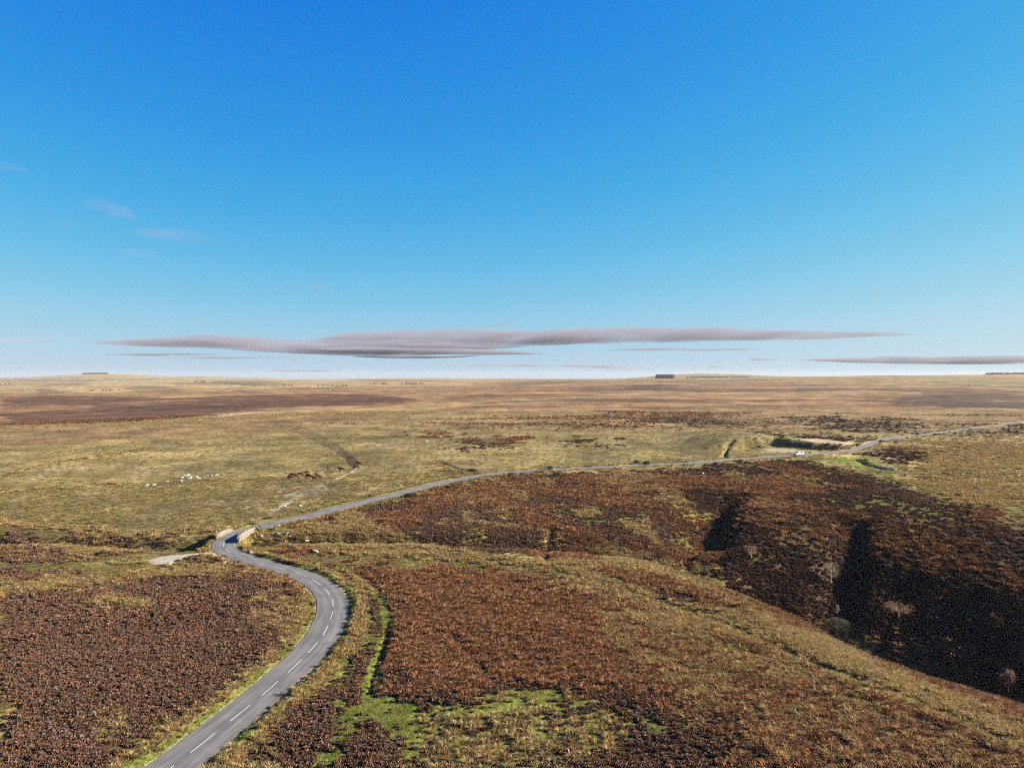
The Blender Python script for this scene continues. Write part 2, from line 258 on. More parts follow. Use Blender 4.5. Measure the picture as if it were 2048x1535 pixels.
 ('P','b',0.5,0.06,[(56.3,213.5),(62.0,209.8),(65.4,199.7),(70.3,195.8),(75.8,194.1),(78.1,184.3),(81.3,178.0),(84.2,172.1),(87.4,167.3),(90.5,162.9),(92.6,157.1),(94.6,151.8),(96.1,146.2),(91.9,139.9),(90.3,143.5),(88.3,146.6),(85.9,149.6),(83.4,152.5),(80.9,155.7),(78.0,158.6),(74.9,162.8),(73.2,170.9),(67.3,169.5),(62.6,171.3),(58.8,177.5),(58.2,195.5)]),
 ('P','s',0.75,0.04,[(-45.2,164.1),(-41.6,175.2),(-36.8,179.2),(-32.6,169.2),(-24.8,160.2),(-18.3,149.1),(-26.4,157.6),(-32.5,158.3),(-38.6,158.6),(-44.7,158.6),(-50.7,158.7),(-53.1,161.3)]),
 ('L','s',0.8,5,[(-40.1,189.3),(-32.8,170.4),(-23.8,160.3),(-15.5,149.2)]),
 ('L','s',0.55,4,[(-6.0,244.4),(1.5,216.7),(3.3,202.6)]),
 ('P','s',0.55,0.05,[(35.6,259.9),(45.6,260.8),(41.2,227.0),(36.0,213.3),(31.0,226.4)]),
 ('L','g',0.55,3.5,[(15.8,246.2),(13.2,216.8),(13.2,195.8),(10.9,179.2)]),
 ('L','g',0.7,4.0,[(-17.4,221.5),(-12.6,237.1),(-9.5,233.3),(-12.9,216.1)]),
 ('L','g',0.6,4.0,[(-42.0,181.9),(-36.9,191.2),(-29.0,204.4)]),
 ('L','g',0.5,4.0,[(33.8,217.0),(35.6,196.2),(27.0,173.1)]),
 ('L','b',0.6,5,[(0.7,188.7),(7.1,170.5),(11.6,164.8),(16.0,161.5),(21.4,155.9)]),
 ('L','s',0.5,3,[(-10.4,175.3),(-2.6,170.0),(2.2,168.0),(6.9,166.0),(7.7,160.5)]),
 ('L','k',0.8,1.2,[(8.4,166.2),(7.7,160.5),(6.7,150.1),(5.7,136.6)]),
 ('L','g',0.9,6,[(111.1,293.9),(118.7,285.3),(135.8,299.1)]),
 ('P','g',0.85,0.03,[(109.1,298.8),(118.4,298.4),(129.0,300.9),(134.8,297.7),(125.1,271.1),(125.8,255.6),(125.5,250.2),(116.5,243.0),(112.4,254.8),(110.4,265.5)]),
 ('L','k',0.7,1.6,[(128.3,294.1),(123.2,271.3),(123.6,259.6)]),
 ('P','g',0.85,0.05,[(112.6,234.9),(114.1,217.9),(111.3,205.0),(110.7,192.7),(114.5,185.0),(123.5,187.9),(114.7,174.6),(109.9,175.7),(105.4,177.7),(104.1,185.3),(104.1,196.3),(107.4,221.1)]),
 ('P','g',0.95,0.03,[(105.4,188.6),(112.6,189.6),(114.9,185.6),(107.5,181.1),(103.2,183.8)]),
 ('P','g',0.75,0.05,[(81.1,204.4),(87.5,205.7),(94.1,207.2),(95.3,197.5),(96.9,189.5),(97.9,176.3),(90.2,178.7),(85.9,184.1),(82.2,191.7)]),
 ('P','p',0.8,0.04,[(105.4,183.5),(110.7,180.8),(108.9,175.9),(103.5,178.1)]),
 ('L','g',0.7,4,[(83.7,280.1),(86.3,268.9),(86.6,262.1)]),
 ('P','s',0.85,0.03,[(-115.5,177.9),(-104.4,170.8),(-95.3,166.2),(-87.5,163.5),(-80.2,161.2),(-73.3,159.7),(-68.4,159.9),(-63.7,160.9),(-63.1,164.8),(-62.2,168.1),(-60.4,158.9),(-62.5,157.9),(-68.9,156.6),(-73.7,157.2),(-78.6,158.1),(-84.4,159.6),(-90.6,161.6),(-96.7,163.3),(-103.1,166.0),(-110.4,170.0)]),
 ('P','s',0.85,0.03,[(-53.8,161.9),(-46.9,159.3),(-38.6,158.4),(-33.0,158.0),(-26.3,151.1),(-20.9,146.9),(-16.0,145.3),(-11.3,143.6),(-6.6,141.6),(-2.1,139.7),(2.3,138.2),(6.6,137.1),(10.8,135.8),(15.5,138.5),(22.2,154.7),(28.2,155.6),(35.4,156.8),(24.9,135.2),(18.9,131.6),(14.7,131.3),(10.5,131.3),(6.4,132.4),(2.2,133.7),(-2.1,134.9),(-6.4,136.0),(-10.8,137.1),(-15.3,138.3),(-19.8,139.1),(-24.4,140.4),(-29.1,141.6),(-33.9,143.1),(-39.1,145.5),(-49.2,157.0),(-52.8,157.3)]),
 ('P','s',0.8,0.04,[(18.0,161.5),(22.4,159.9),(26.9,159.2),(32.5,157.3),(36.3,156.2),(30.5,154.9),(21.4,131.7),(18.3,139.7)]),
 ('L','g',0.7,2.5,[(-52.6,156.8),(-42.4,144.1),(-34.4,141.3),(-28.7,139.8),(-23.0,137.5),(-18.8,136.5),(-14.7,135.7),(-10.6,134.7),(-5.9,134.0),(-1.2,133.0)]),
 ('P','b',0.7,0.03,[(-46.5,145.5),(-41.2,146.5),(-34.6,142.2),(-37.9,141.1)]),
 ('P','g',0.8,0.03,[(-50.3,145.3),(-52.4,157.6),(-45.8,146.4),(-45.5,142.5),(-47.3,142.4)]),
 ('P','g',0.8,0.03,[(-52.1,163.8),(-49.2,167.2),(-45.7,164.1),(-47.0,159.9),(-50.1,160.0)]),
 ('P','g',0.7,0.03,[(-63.1,158.1),(-60.6,159.5),(-58.9,156.3),(-59.7,141.7),(-68.2,154.9),(-63.7,156.1)]),
 ('P','h',0.8,0.04,[(-105.9,163.1),(-99.4,162.7),(-90.7,160.0),(-84.3,158.4),(-78.3,157.6),(-73.5,156.8),(-68.8,156.3),(-70.1,154.7),(-68.5,137.9),(-73.4,136.4),(-78.3,135.1),(-82.9,135.0),(-87.4,134.6)]),
 ('P','s',0.4,0.06,[(-90.2,157.4),(-83.9,156.7),(-77.7,156.3),(-71.1,154.9),(-70.5,144.3),(-73.3,141.4),(-76.8,140.1),(-81.6,141.3),(-86.3,142.1),(-91.8,144.1),(-91.6,151.5)]),
 ('P','h',0.9,0.03,[(-84.3,129.8),(-79.5,129.4),(-74.8,129.0),(-67.6,126.4),(-60.6,125.2),(-58.0,131.9),(-54.0,136.6),(-52.7,140.0),(-44.8,134.7),(-37.7,128.0),(-32.8,121.5),(-29.0,113.7),(-26.9,104.1),(-26.0,94.5),(-27.0,87.8),(-27.7,81.8),(-28.7,75.0),(-29.4,71.5),(-30.1,68.5),(-30.8,63.6),(-32.5,62.8),(-34.1,61.9),(-35.7,61.2),(-37.2,60.4),(-38.7,59.6),(-40.9,63.0),(-43.4,66.9),(-46.3,71.3),(-49.4,76.0),(-53.0,81.7),(-57.0,87.9),(-62.6,96.4),(-68.5,105.5),(-75.4,116.1)]),
 ('P','h',0.7,0.03,[(-58.1,138.1),(-52.2,140.9),(-42.5,132.9),(-34.9,123.9),(-40.5,126.7),(-45.2,128.8),(-50.0,130.4)]),
 ('L','b',0.75,2.2,[(-55.2,139.5),(-50.8,138.3),(-41.6,130.3),(-34.5,122.6),(-30.0,114.9)]),
 ('P','s',0.85,0.03,[(-77.7,119.7),(-75.9,122.3),(-73.8,124.6),(-68.4,124.8),(-63.7,126.6),(-59.5,129.6),(-55.4,131.7),(-51.2,133.6),(-43.1,129.7),(-43.8,126.8),(-49.0,126.9),(-54.4,127.2),(-57.8,124.9),(-60.8,122.2),(-64.0,119.7),(-67.6,117.9),(-71.8,115.0),(-74.7,115.1)]),
 ('L','s',0.8,1.6,[(-68.3,134.0),(-63.7,134.2),(-59.3,134.7),(-53.4,132.9),(-47.5,130.5),(-42.6,128.2)]),
 ('P','s',0.75,0.03,[(-55.6,112.6),(-53.1,111.8),(-51.3,109.4),(-52.5,108.6)]),
 ('P','s',0.5,0.04,[(-59.8,113.7),(-54.6,111.2),(-53.8,109.6),(-58.0,111.1)]),
 ('P','s',0.6,0.04,[(-36.2,117.8),(-30.2,112.2),(-27.1,103.1),(-28.6,97.2),(-31.5,102.7),(-35.5,111.0)]),
 ('P','g',0.6,0.05,[(-31.5,88.0),(-29.8,89.6),(-26.7,85.3),(-27.8,80.6),(-30.8,83.2)]),
 ('P','g',0.6,0.05,[(-34.0,67.6),(-33.9,70.4),(-33.7,73.5),(-31.9,75.7),(-30.0,73.4),(-30.3,69.9),(-30.6,66.6),(-31.6,63.7),(-33.7,64.5)]),
 ('P','s',0.5,0.04,[(-37.8,72.0),(-36.9,74.1),(-35.7,72.7),(-36.6,70.5)]),
 ('P','h',0.85,0.02,[(-46.8,140.7),(-41.5,138.0),(-36.4,135.5),(-31.7,133.8),(-27.2,132.3),(-22.5,131.3),(-18.1,131.0),(-13.6,130.6),(-9.6,129.6),(-5.8,128.6),(-1.9,127.4),(1.7,128.7),(5.4,129.9),(9.7,126.8),(13.9,124.2),(18.6,121.9),(23.3,120.0),(27.0,116.4),(30.3,112.2),(32.9,108.9),(35.8,107.4),(41.3,113.1),(57.2,144.0),(60.7,141.5),(64.1,139.2),(67.0,136.1),(69.6,133.0),(72.4,130.3),(75.5,127.7),(78.6,125.3),(56.5,85.1),(45.2,68.1),(42.1,63.4),(39.4,59.4),(37.2,56.1),(35.5,56.0),(33.8,55.9),(32.2,55.9),(30.6,55.9),(29.0,56.0),(27.4,56.0),(25.9,56.2),(24.4,56.5),(22.9,56.9),(21.4,57.2),(19.7,57.3),(18.1,57.5),(16.6,57.8),(15.0,58.1),(13.3,58.1),(11.6,58.0),(9.9,57.9),(8.2,58.0),(6.6,58.2),(4.9,58.2),(3.2,58.2),(1.5,58.3),(-0.2,58.4),(-1.9,58.4),(-3.6,58.4),(-5.2,58.4),(-6.9,58.3),(-8.6,58.3),(-10.3,58.2),(-11.9,58.1),(-13.6,58.1),(-15.3,58.1),(-17.0,58.1),(-18.7,58.1),(-20.4,58.2),(-22.1,58.2),(-23.8,58.2),(-24.0,61.1),(-24.2,64.1),(-23.7,67.1),(-23.3,70.6),(-22.8,74.4),(-22.4,78.4),(-21.9,82.9),(-21.4,87.8),(-21.0,99.2),(-22.2,110.0),(-26.2,123.6),(-34.0,132.9),(-40.2,136.5)]),
 ('P','b',0.55,0.06,[(-27.1,131.7),(-22.7,130.9),(-18.6,130.7),(-14.4,130.5),(-10.2,130.0),(-6.1,129.1),(-1.9,127.8),(2.1,126.9),(6.0,124.6),(9.8,122.6),(13.4,120.5),(16.9,118.0),(20.0,114.4),(22.9,110.6),(25.5,106.8),(26.5,98.2),(27.6,91.3),(23.9,85.2),(20.9,80.4),(18.1,75.8),(15.9,76.8),(13.6,77.7),(11.3,78.7),(8.9,80.0),(6.4,80.6),(3.9,80.9),(1.3,81.5),(-1.2,81.9),(-3.8,81.9),(-6.4,81.7),(-9.0,81.7),(-11.6,81.8),(-13.7,88.3),(-16.0,95.5),(-16.7,112.4),(-21.5,121.5)]),
 ('P','b',0.7,0.05,[(-22.0,131.6),(-18.0,131.1),(-13.9,130.6),(-9.9,129.9),(-5.9,129.1),(-1.9,128.0),(2.1,125.5),(5.9,122.7),(2.0,121.3),(-1.8,119.6),(-5.3,121.4),(-8.9,123.2),(-12.7,125.7),(-16.5,127.2)]),
 ('P','b',0.6,0.06,[(-14.3,92.2),(-10.9,93.1),(-7.4,94.1),(-4.0,86.1),(-4.8,79.7),(-7.3,80.1),(-9.9,80.5),(-11.9,86.0)]),
 ('P','g',0.5,0.08,[(-27.5,129.8),(-21.2,117.9),(-16.6,103.3),(-15.7,93.8),(-15.0,86.1),(-14.3,79.4),(-15.3,72.4),(-17.0,70.9),(-18.7,69.5),(-21.2,68.5),(-23.7,67.4),(-23.1,71.3),(-22.4,75.6),(-21.7,80.6),(-21.4,85.8),(-21.1,91.3),(-20.6,97.1),(-22.8,112.5)]),
 ('P','s',0.74,0.08,[(6.3,130.5),(10.2,127.6),(14.0,125.1),(17.5,122.2),(20.7,118.5),(23.9,115.7),(26.9,112.8),(29.3,108.6),(31.5,104.2),(33.9,101.6),(37.6,103.1),(41.9,105.5),(60.4,140.9),(63.8,138.7),(66.8,135.7),(69.2,132.9),(71.7,130.5),(47.1,81.5),(47.9,79.1),(48.7,76.8),(49.4,74.4),(43.3,65.3),(40.0,60.3),(39.3,61.8),(38.7,63.4),(37.9,65.1),(37.2,66.9),(36.1,68.9),(35.0,71.1),(33.9,73.7),(32.7,76.3),(31.4,79.2),(30.0,82.1),(28.3,84.7),(26.6,88.0),(24.7,91.6),(22.8,95.6),(20.5,99.1),(18.4,102.6),(16.2,106.7),(13.7,110.6),(9.5,118.4)]),
 ('P','b',0.75,0.03,[(15.4,130.6),(20.0,128.5),(24.5,126.1),(28.1,121.1),(32.1,118.7),(35.2,115.4),(40.9,120.4),(54.9,145.3),(59.2,142.4),(41.0,108.5),(35.0,103.1),(32.3,104.1),(30.2,107.4),(27.9,111.1),(25.3,115.2),(22.3,118.8),(19.0,124.4)]),
 ('P','b',0.75,0.03,[(59.1,142.0),(62.5,140.3),(65.5,137.8),(68.1,135.0),(70.6,132.6),(73.0,130.4),(75.4,128.4),(78.6,125.8),(81.7,123.1),(49.4,74.4),(46.9,75.0),(44.4,75.6),(43.4,78.1),(42.3,80.7),(41.3,83.9),(42.1,90.2),(61.8,140.0)]),
 ('L','s',0.552177036341556,3.3822721810225067,[(16.8,83.5),(18.4,80.5),(19.8,77.6),(21.1,74.6),(22.1,71.5),(23.0,68.5),(24.1,66.2),(24.9,63.8),(25.6,61.3),(26.2,58.9),(26.9,56.9),(27.6,55.3),(28.3,53.9),(29.0,52.5),(29.6,51.1),(30.1,49.7)]),
 ('L','b',0.5526513264079291,3.857136458988376,[(26.2,96.6),(27.8,93.2),(29.4,90.3),(30.9,87.6),(32.4,85.3),(33.7,82.6),(34.8,80.1),(35.8,77.5),(36.7,75.0),(37.5,72.7),(38.5,70.9),(39.5,69.1),(40.4,67.6),(41.1,65.8),(41.8,64.1),(42.5,62.5)]),
 ('L','s',0.7281500543828296,2.6607491428458823,[(21.9,80.3),(23.5,75.2),(25.1,71.2),(26.4,67.1),(27.7,63.7),(28.7,60.4)]),
 ('L','s',0.6685917384815434,1.7011269481151663,[(13.9,121.1),(16.8,116.2),(19.6,112.3),(22.2,108.6),(24.4,104.6),(26.5,100.4),(28.3,96.5),(30.2,93.6),(32.0,90.9),(33.6,87.8),(34.9,84.6)]),
 ('L','s',0.4670062407416372,2.593823520928456,[(19.3,100.9),(21.7,96.6),(23.8,92.1),(25.6,88.0),(27.3,84.2),(29.0,81.0),(30.4,77.8),(31.8,74.9),(33.0,72.1),(33.9,69.1),(34.9,66.6)]),
 ('L','b',0.6959052771829397,3.6108400729086014,[(26.8,94.6),(30.3,89.8),(31.7,87.1),(32.9,84.1),(35.3,79.3),(36.3,76.9),(37.2,74.7),(38.1,72.5),(38.9,70.5)]),
 ('L','s',0.5890261553749823,1.5617229942772255,[(10.8,109.4),(13.4,103.5),(15.8,98.2),(17.9,93.6),(20.0,89.8),(21.9,86.2),(23.6,82.9),(25.1,79.5),(26.4,76.2),(27.7,73.5),(28.9,70.8)]),
 ('L','s',0.570708173702386,3.4684043819532056,[(15.9,98.7),(18.3,93.6),(20.6,89.3),(22.5,84.5),(24.3,80.4),(25.9,76.7),(27.3,73.3),(28.6,70.0),(29.6,66.7),(30.5,63.7),(31.5,61.3)]),
 ('L','s',0.5374734111877455,2.933003794603462,[(24.3,85.2),(26.0,81.6),(27.5,78.4),(28.8,74.9),(29.8,71.6),(30.9,68.8),(32.0,66.3),(33.0,64.0),(34.0,62.0),(34.7,59.8),(35.5,57.9)]),
 ('L','b',0.6375398908676444,3.5128640276706147,[(14.7,107.0),(16.8,102.4),(18.7,98.2),(20.6,95.0),(22.3,91.6),(25.3,85.5),(28.2,80.8),(29.3,78.1),(30.2,75.2)]),
 ('L','s',0.7299050474044431,2.5033710894890997,[(11.0,117.8),(13.9,111.7),(16.6,106.5),(19.0,101.5),(21.3,97.6),(23.5,94.0),(25.4,90.4),(27.0,86.3),(28.5,82.9),(30.2,80.5),(31.7,77.9)]),
 ('L','s',0.5872159105825584,3.066363509080728,[(20.4,82.7),(21.9,80.0),(23.3,77.3),(24.4,74.4),(25.5,71.6),(26.5,69.2),(27.3,66.7),(28.0,64.1),(28.7,61.8),(29.3,59.7),(30.1,58.0),(30.8,56.4),(31.5,55.0),(32.1,53.5),(32.7,52.1),(33.2,50.7)]),
 ('L','s',0.6735358933641984,2.1916075069022227,[(14.8,105.8),(17.0,102.1),(19.1,98.6),(21.1,95.8),(22.8,92.2),(24.3,88.8),(25.6,85.4),(27.0,82.5),(28.2,79.9),(29.4,77.2),(30.4,74.8),(31.3,72.3),(32.2,70.1),(33.0,67.8),(33.8,65.8),(34.6,64.1)]),
 ('L','b',0.6590156555006741,3.534587835779895,[(19.3,80.6),(20.8,77.3),(22.1,73.7),(23.1,70.1),(24.1,67.0),(25.1,64.5),(25.9,61.8),(26.7,59.6),(27.5,57.6),(28.3,55.6),(29.0,53.8)]),
 ('L','s',0.5129012416886395,3.8188144002543245,[(26.6,100.8),(29.0,96.6),(31.3,93.3),(33.3,89.7),(35.0,86.0),(36.5,82.5),(38.0,79.5),(39.4,76.5),(40.5,73.6),(41.9,71.5),(43.3,69.6)]),
 ('L','s',0.7345316078943704,1.6252796834515522,[(22.0,74.7),(23.3,70.5),(24.6,67.0),(25.7,63.7),(26.6,60.4),(27.4,57.5),(28.2,55.0),(29.1,53.1),(30.0,51.3),(30.8,49.5),(31.5,47.8)]),
 ('L','s',0.5557938175710938,2.947629084124908,[(17.2,111.7),(21.0,105.9),(24.1,99.2),(27.1,94.0),(29.5,88.7),(31.8,84.2)]),
 ('L','b',0.5167097336173281,3.6811758477915717,[(23.5,82.0),(25.2,78.5),(26.7,75.1),(28.0,71.6),(29.0,68.2),(30.0,65.4),(31.2,63.1),(32.1,60.8),(32.9,58.5),(33.7,56.4),(34.5,54.5)]),
 ('L','s',0.5599287346167229,1.8572077486319565,[(11.6,99.4),(14.6,91.3),(17.5,86.1),(20.0,81.1),(22.2,76.4),(23.8,71.5)]),
 ('L','s',0.7366136612110509,3.7905183674395833,[(13.0,104.4),(15.4,100.2),(17.6,96.4),(19.5,92.4),(21.2,88.4),(23.0,85.4),(24.6,82.6),(26.0,79.5),(27.1,76.2),(28.2,73.5),(29.2,70.8)]),
 ('L','s',0.5529582153454149,3.6251477287531015,[(22.1,89.1),(23.6,85.6),(25.0,82.6),(26.3,79.9),(27.5,77.2),(28.6,74.6),(29.6,72.1),(30.5,69.7),(31.4,67.5),(32.2,65.4),(33.0,63.6),(33.8,61.8),(34.4,60.0),(35.2,58.6),(35.9,57.3),(36.6,56.0)]),
 ('L','b',0.5413335915975204,2.7886331005896787,[(14.5,102.4),(17.4,96.7),(20.0,91.8),(22.2,86.8),(24.3,82.8),(25.9,78.1)]),
 ('L','s',0.4061367849801262,3.6883672269019527,[(11.6,106.4),(14.4,99.0),(17.2,94.9),(19.5,90.0),(21.5,85.1),(23.5,81.4)]),
 ('L','s',0.4677302372125936,1.259723550604352,[(13.1,111.6),(17.4,105.1),(20.9,97.2),(24.0,91.1),(26.8,85.7),(29.2,80.8)]),
 ('L','s',0.48577516396545356,2.219136502904922,[(17.3,96.6),(19.8,91.7),(22.0,86.9),(23.9,82.5),(25.7,78.5),(27.3,74.9),(28.8,71.7),(29.9,68.1),(30.9,64.9),(32.0,62.2),(32.9,59.7)]),
 ('L','b',0.5770324747723901,3.022944363429724,[(16.5,96.9),(19.2,92.0),(21.6,87.3),(23.7,83.1),(25.6,79.4),(27.3,75.5),(28.8,72.0),(29.5,69.5),(30.2,67.1),(30.9,64.9),(32.0,62.4),(33.1,59.9)]),
 ('L','s',0.6,4,[(13.2,133.3),(17.1,131.0),(20.9,129.0),(24.6,127.0),(27.3,120.9),(29.9,116.0),(32.3,111.7),(34.6,105.6),(37.6,103.1),(41.7,105.0),(45.6,106.5)]),
 ('P','h',0.7,0.06,[(26.1,86.3),(27.9,83.6),(29.7,81.3),(31.3,78.9),(32.7,76.3),(33.9,73.7),(35.0,71.1),(36.1,68.9),(37.2,66.9),(38.1,65.3),(38.9,63.9),(39.7,62.4),(40.5,61.1),(37.2,56.1),(35.4,56.0),(33.7,55.9),(32.0,55.9),(30.4,55.9),(28.7,56.0),(27.0,56.0),(25.5,56.3),(23.9,56.7),(22.4,57.0),(20.7,57.3),(19.0,57.3),(17.4,57.6),(17.0,60.7),(16.6,64.0),(16.1,67.7),(17.3,72.5),(18.6,78.1),(22.2,82.3)]),
 ('P','s',0.45,0.1,[(13.2,91.9),(16.0,91.2),(18.7,90.7),(21.5,90.0),(24.0,89.0),(26.6,88.0),(28.2,85.6),(29.8,83.7),(31.3,81.6),(32.6,79.4),(33.8,77.3),(35.0,75.2),(36.0,73.2),(37.1,71.3),(38.2,69.5),(39.2,67.9),(40.2,66.4),(41.2,65.0),(42.2,63.6),(38.1,57.4),(36.6,57.7),(35.0,58.0),(33.5,58.3),(32.1,58.7),(30.6,59.2),(29.0,59.6),(27.6,60.2),(26.1,60.9),(25.2,62.7),(24.3,64.6),(23.2,66.3),(22.1,68.3),(21.0,70.9),(19.9,73.5),(18.8,76.7),(17.5,79.9),(16.2,83.3),(14.7,87.4)]),
 ('P','b',0.35,0.08,[(23.5,86.8),(25.2,84.5),(26.9,82.7),(28.6,81.0),(30.2,79.3),(31.7,77.5),(33.0,75.6),(34.3,73.9),(35.5,72.2),(36.6,70.3),(37.6,68.6),(38.7,67.0),(39.7,65.5),(40.7,64.1),(41.6,62.8),(39.2,59.1),(37.2,56.1),(35.5,56.0),(33.7,55.9),(32.1,55.9),(30.4,55.9),(28.8,56.0),(27.1,56.0),(25.6,56.3),(24.1,56.6),(22.5,57.0),(20.9,57.3),(20.4,59.8),(19.9,62.6),(19.3,65.6),(18.7,69.2),(20.2,74.7),(21.7,80.4)]),
 ('P','g',0.85,0.06,[(-16.0,78.0),(-13.5,77.9),(-11.0,77.6),(-7.8,77.5),(-4.6,77.5),(-1.2,79.6),(1.9,81.5),(5.5,81.4),(7.7,77.6),(10.8,75.4),(12.6,73.4),(14.3,71.4),(11.9,68.0),(9.7,67.7),(7.5,67.3),(5.3,67.0),(3.3,64.9),(1.4,62.7),(-0.6,62.7),(-2.7,62.6),(-4.8,62.5),(-6.8,62.6),(-8.9,62.4),(-12.3,63.7),(-14.6,69.1),(-16.7,69.4),(-18.7,69.5),(-18.8,64.0),(-20.6,63.5),(-22.3,63.0),(-24.0,62.6),(-23.7,67.4),(-22.5,69.8),(-21.3,72.4),(-18.2,74.6)]),
 ('P','s',0.2,0.06,[(-8.1,73.6),(-5.9,74.6),(-3.5,75.4),(-1.2,76.5),(1.2,75.6),(3.6,74.7),(5.9,73.9),(8.2,73.3),(9.9,68.9),(7.5,67.3),(5.3,65.8),(3.1,64.4),(1.1,64.4),(-1.0,64.5),(-3.0,64.5),(-5.1,64.5),(-7.1,64.5),(-7.6,68.5)]),
 ('P','h',0.75,0.05,[(-21.6,73.4),(-18.4,75.6),(-15.8,74.7),(-15.1,69.2),(-17.8,67.7),(-20.6,68.6)]),
 ('P','h',0.75,0.05,[(-13.9,72.3),(-12.3,73.4),(-11.1,69.0),(-8.8,68.1),(-8.9,62.4),(-10.8,62.2),(-12.8,62.2),(-13.8,65.4)]),
 ('P','g',0.8,0.05,[(-16.2,76.6),(-15.3,77.9),(-14.4,78.6),(-13.0,77.5),(-10.7,75.3),(-9.5,73.5),(-10.7,72.3),(-13.2,73.4),(-15.3,74.4)]),
 ('L','g',0.85,2.2,[(-14.3,78.2),(-11.3,77.2),(-8.4,76.2),(-5.2,75.8),(-2.1,75.4),(1.8,77.8),(5.4,80.3)]),
 ('L','g',0.8,2.0,[(-13.7,75.8),(-10.3,72.6),(-8.6,69.8)]),
 ('L','g',0.95,2.1,[(-29.1,131.7),(-26.3,128.0),(-22.8,122.1),(-19.7,115.5),(-17.7,109.0),(-16.1,102.3),(-15.2,93.8),(-15.1,87.5),(-14.8,82.6),(-14.5,78.1),(-14.8,74.7),(-15.0,70.8),(-15.4,66.8),(-15.6,63.9)]),
 ('L','s',0.6,0.7,[(-27.4,129.2),(-23.3,122.7),(-19.8,115.0)]),
 ('L','g',0.95,2.4,[(-22.3,112.5),(-19.3,105.4),(-18.2,97.4),(-18.6,90.8),(-19.6,84.9),(-19.8,81.2),(-21.0,77.9)]),
 ('L','s',0.7,1.0,[(-24.3,67.4),(-23.8,67.8),(-22.1,64.1),(-19.6,64.0)]),
 ('P','s',0.85,0.03,[(-25.4,67.4),(-23.3,67.0),(-21.4,64.5),(-22.1,61.7),(-24.5,61.8)]),
 ('L','s',0.85,0.7,[(-25.8,65.7),(-25.4,68.5),(-24.6,71.5),(-24.3,73.3)]),
 ('L','s',0.9,3.6,[(5.5,131.6),(9.7,126.8),(13.7,122.5),(16.5,118.3),(19.2,115.0),(21.7,111.9),(24.5,106.8),(26.8,101.6),(29.0,96.0),(31.1,91.5),(32.7,88.6),(34.1,85.4),(35.3,82.4),(36.5,79.4),(37.7,76.5),(38.8,74.0),(39.8,71.7),(40.9,69.6),(42.0,67.2),(43.0,64.9)]),
 ('L','g',0.85,1.7,[(5.5,131.6),(9.7,126.8),(13.7,122.5),(16.5,118.3),(19.2,115.0),(21.7,111.9),(24.5,106.8),(26.8,101.6),(29.0,96.0),(31.1,91.5),(32.7,88.6),(34.1,85.4),(35.3,82.4),(36.5,79.4),(37.7,76.5),(38.8,74.0),(39.8,71.7),(40.9,69.6),(42.0,67.2),(43.0,64.9)]),
 ('L','g',0.5,5,[(40.7,77.8),(41.8,74.9),(43.0,72.5),(43.8,69.8),(44.6,67.3)]),
 ('L','s',0.5,6,[(31.5,104.5),(33.2,100.1),(35.4,98.1),(37.4,95.8),(38.8,92.4),(39.6,88.1),(40.7,84.9),(41.7,80.6),(42.8,77.1)]),
 ('P','a',0.5,0.06,[(-314.0,483.6),(-302.9,490.5),(-291.7,497.9),(-278.3,502.1),(-263.1,503.5),(-248.6,506.6),(-229.7,504.9),(-216.4,516.6),(-204.1,532.9),(-192.9,559.1),(-179.9,586.3),(-163.8,599.7),(-144.9,605.5),(-126.6,616.3),(-132.9,565.6),(-133.1,503.0),(-137.0,465.7),(-147.0,449.2),(-157.9,438.5),(-165.3,420.5),(-173.6,407.3),(-179.8,391.6),(-188.5,384.1),(-198.1,379.2),(-206.6,372.9),(-216.4,369.3),(-225.7,365.4),(-235.0,361.9)]),
 ('L','s',0.5,5,[(-161.9,249.3),(-165.4,269.2),(-169.1,291.8),(-167.7,304.4),(-164.8,315.5),(-161.3,341.9)]),
 ('L','s',0.5,4,[(-142.4,219.2),(-135.8,222.2),(-129.6,226.1),(-123.6,232.2),(-116.0,236.4)]),
 ('P','k',0.35,0.05,[(-82.3,457.1),(-66.2,466.1),(-54.4,420.3),(-67.9,405.7)]),
 ('P','b',0.6,0.05,[(-45.3,435.1),(-37.2,438.2),(-33.7,412.0),(-44.3,413.2)]),
 ('P','b',0.5,0.05,[(-9.7,391.7),(1.5,400.9),(1.4,372.4),(-7.8,363.3)]),
 ('P','p',0.5,0.05,[(33.5,388.7),(42.4,402.4),(39.5,364.2),(32.6,364.9)]),
 ('P','p',0.35,0.06,[(-22.3,373.7),(-10.9,391.4),(-9.8,352.4),(-20.5,343.9)]),
 ('L','k',0.5,1.6,[(-58.6,240.5),(-58.5,217.5),(-58.4,203.0)]),
 ('P','e',0.8,0.03,[(-59.0,211.9),(-57.4,226.8),(-56.4,234.7),(-53.7,229.3),(-54.3,217.3),(-55.7,207.3)]),
 ('P','k',0.8,0.03,[(-54.1,231.0),(-53.4,236.5),(-51.5,230.8),(-52.1,225.5)]),
 ('P','k',0.7,0.03,[(-56.6,220.0),(-56.4,226.7),(-54.7,222.2),(-54.5,213.8)]),
 ('L','e',0.9,1.2,[(-54.7,281.7),(-52.6,258.6),(-53.8,243.7),(-55.7,238.1)]),
 ('L','e',0.7,1.6,[(-56.4,209.7),(-56.7,196.8),(-56.9,188.5),(-55.2,177.9)]),
 ('P','e',0.8,0.02,[(-54.3,172.6),(-57.7,186.1),(-55.0,185.4),(-51.6,177.7)]),
 ('L','g',0.6,3.5,[(-59.9,157.8),(-58.7,161.3),(-57.5,166.7),(-54.6,174.4),(-51.6,181.2),(-48.2,188.0),(-43.2,198.3),(-37.8,209.9)]),
 ('L','k',0.95,0.8,[(-165.8,529.4),(-119.4,444.1),(-85.6,361.1),(-65.4,308.9),(-56.6,278.8)]),
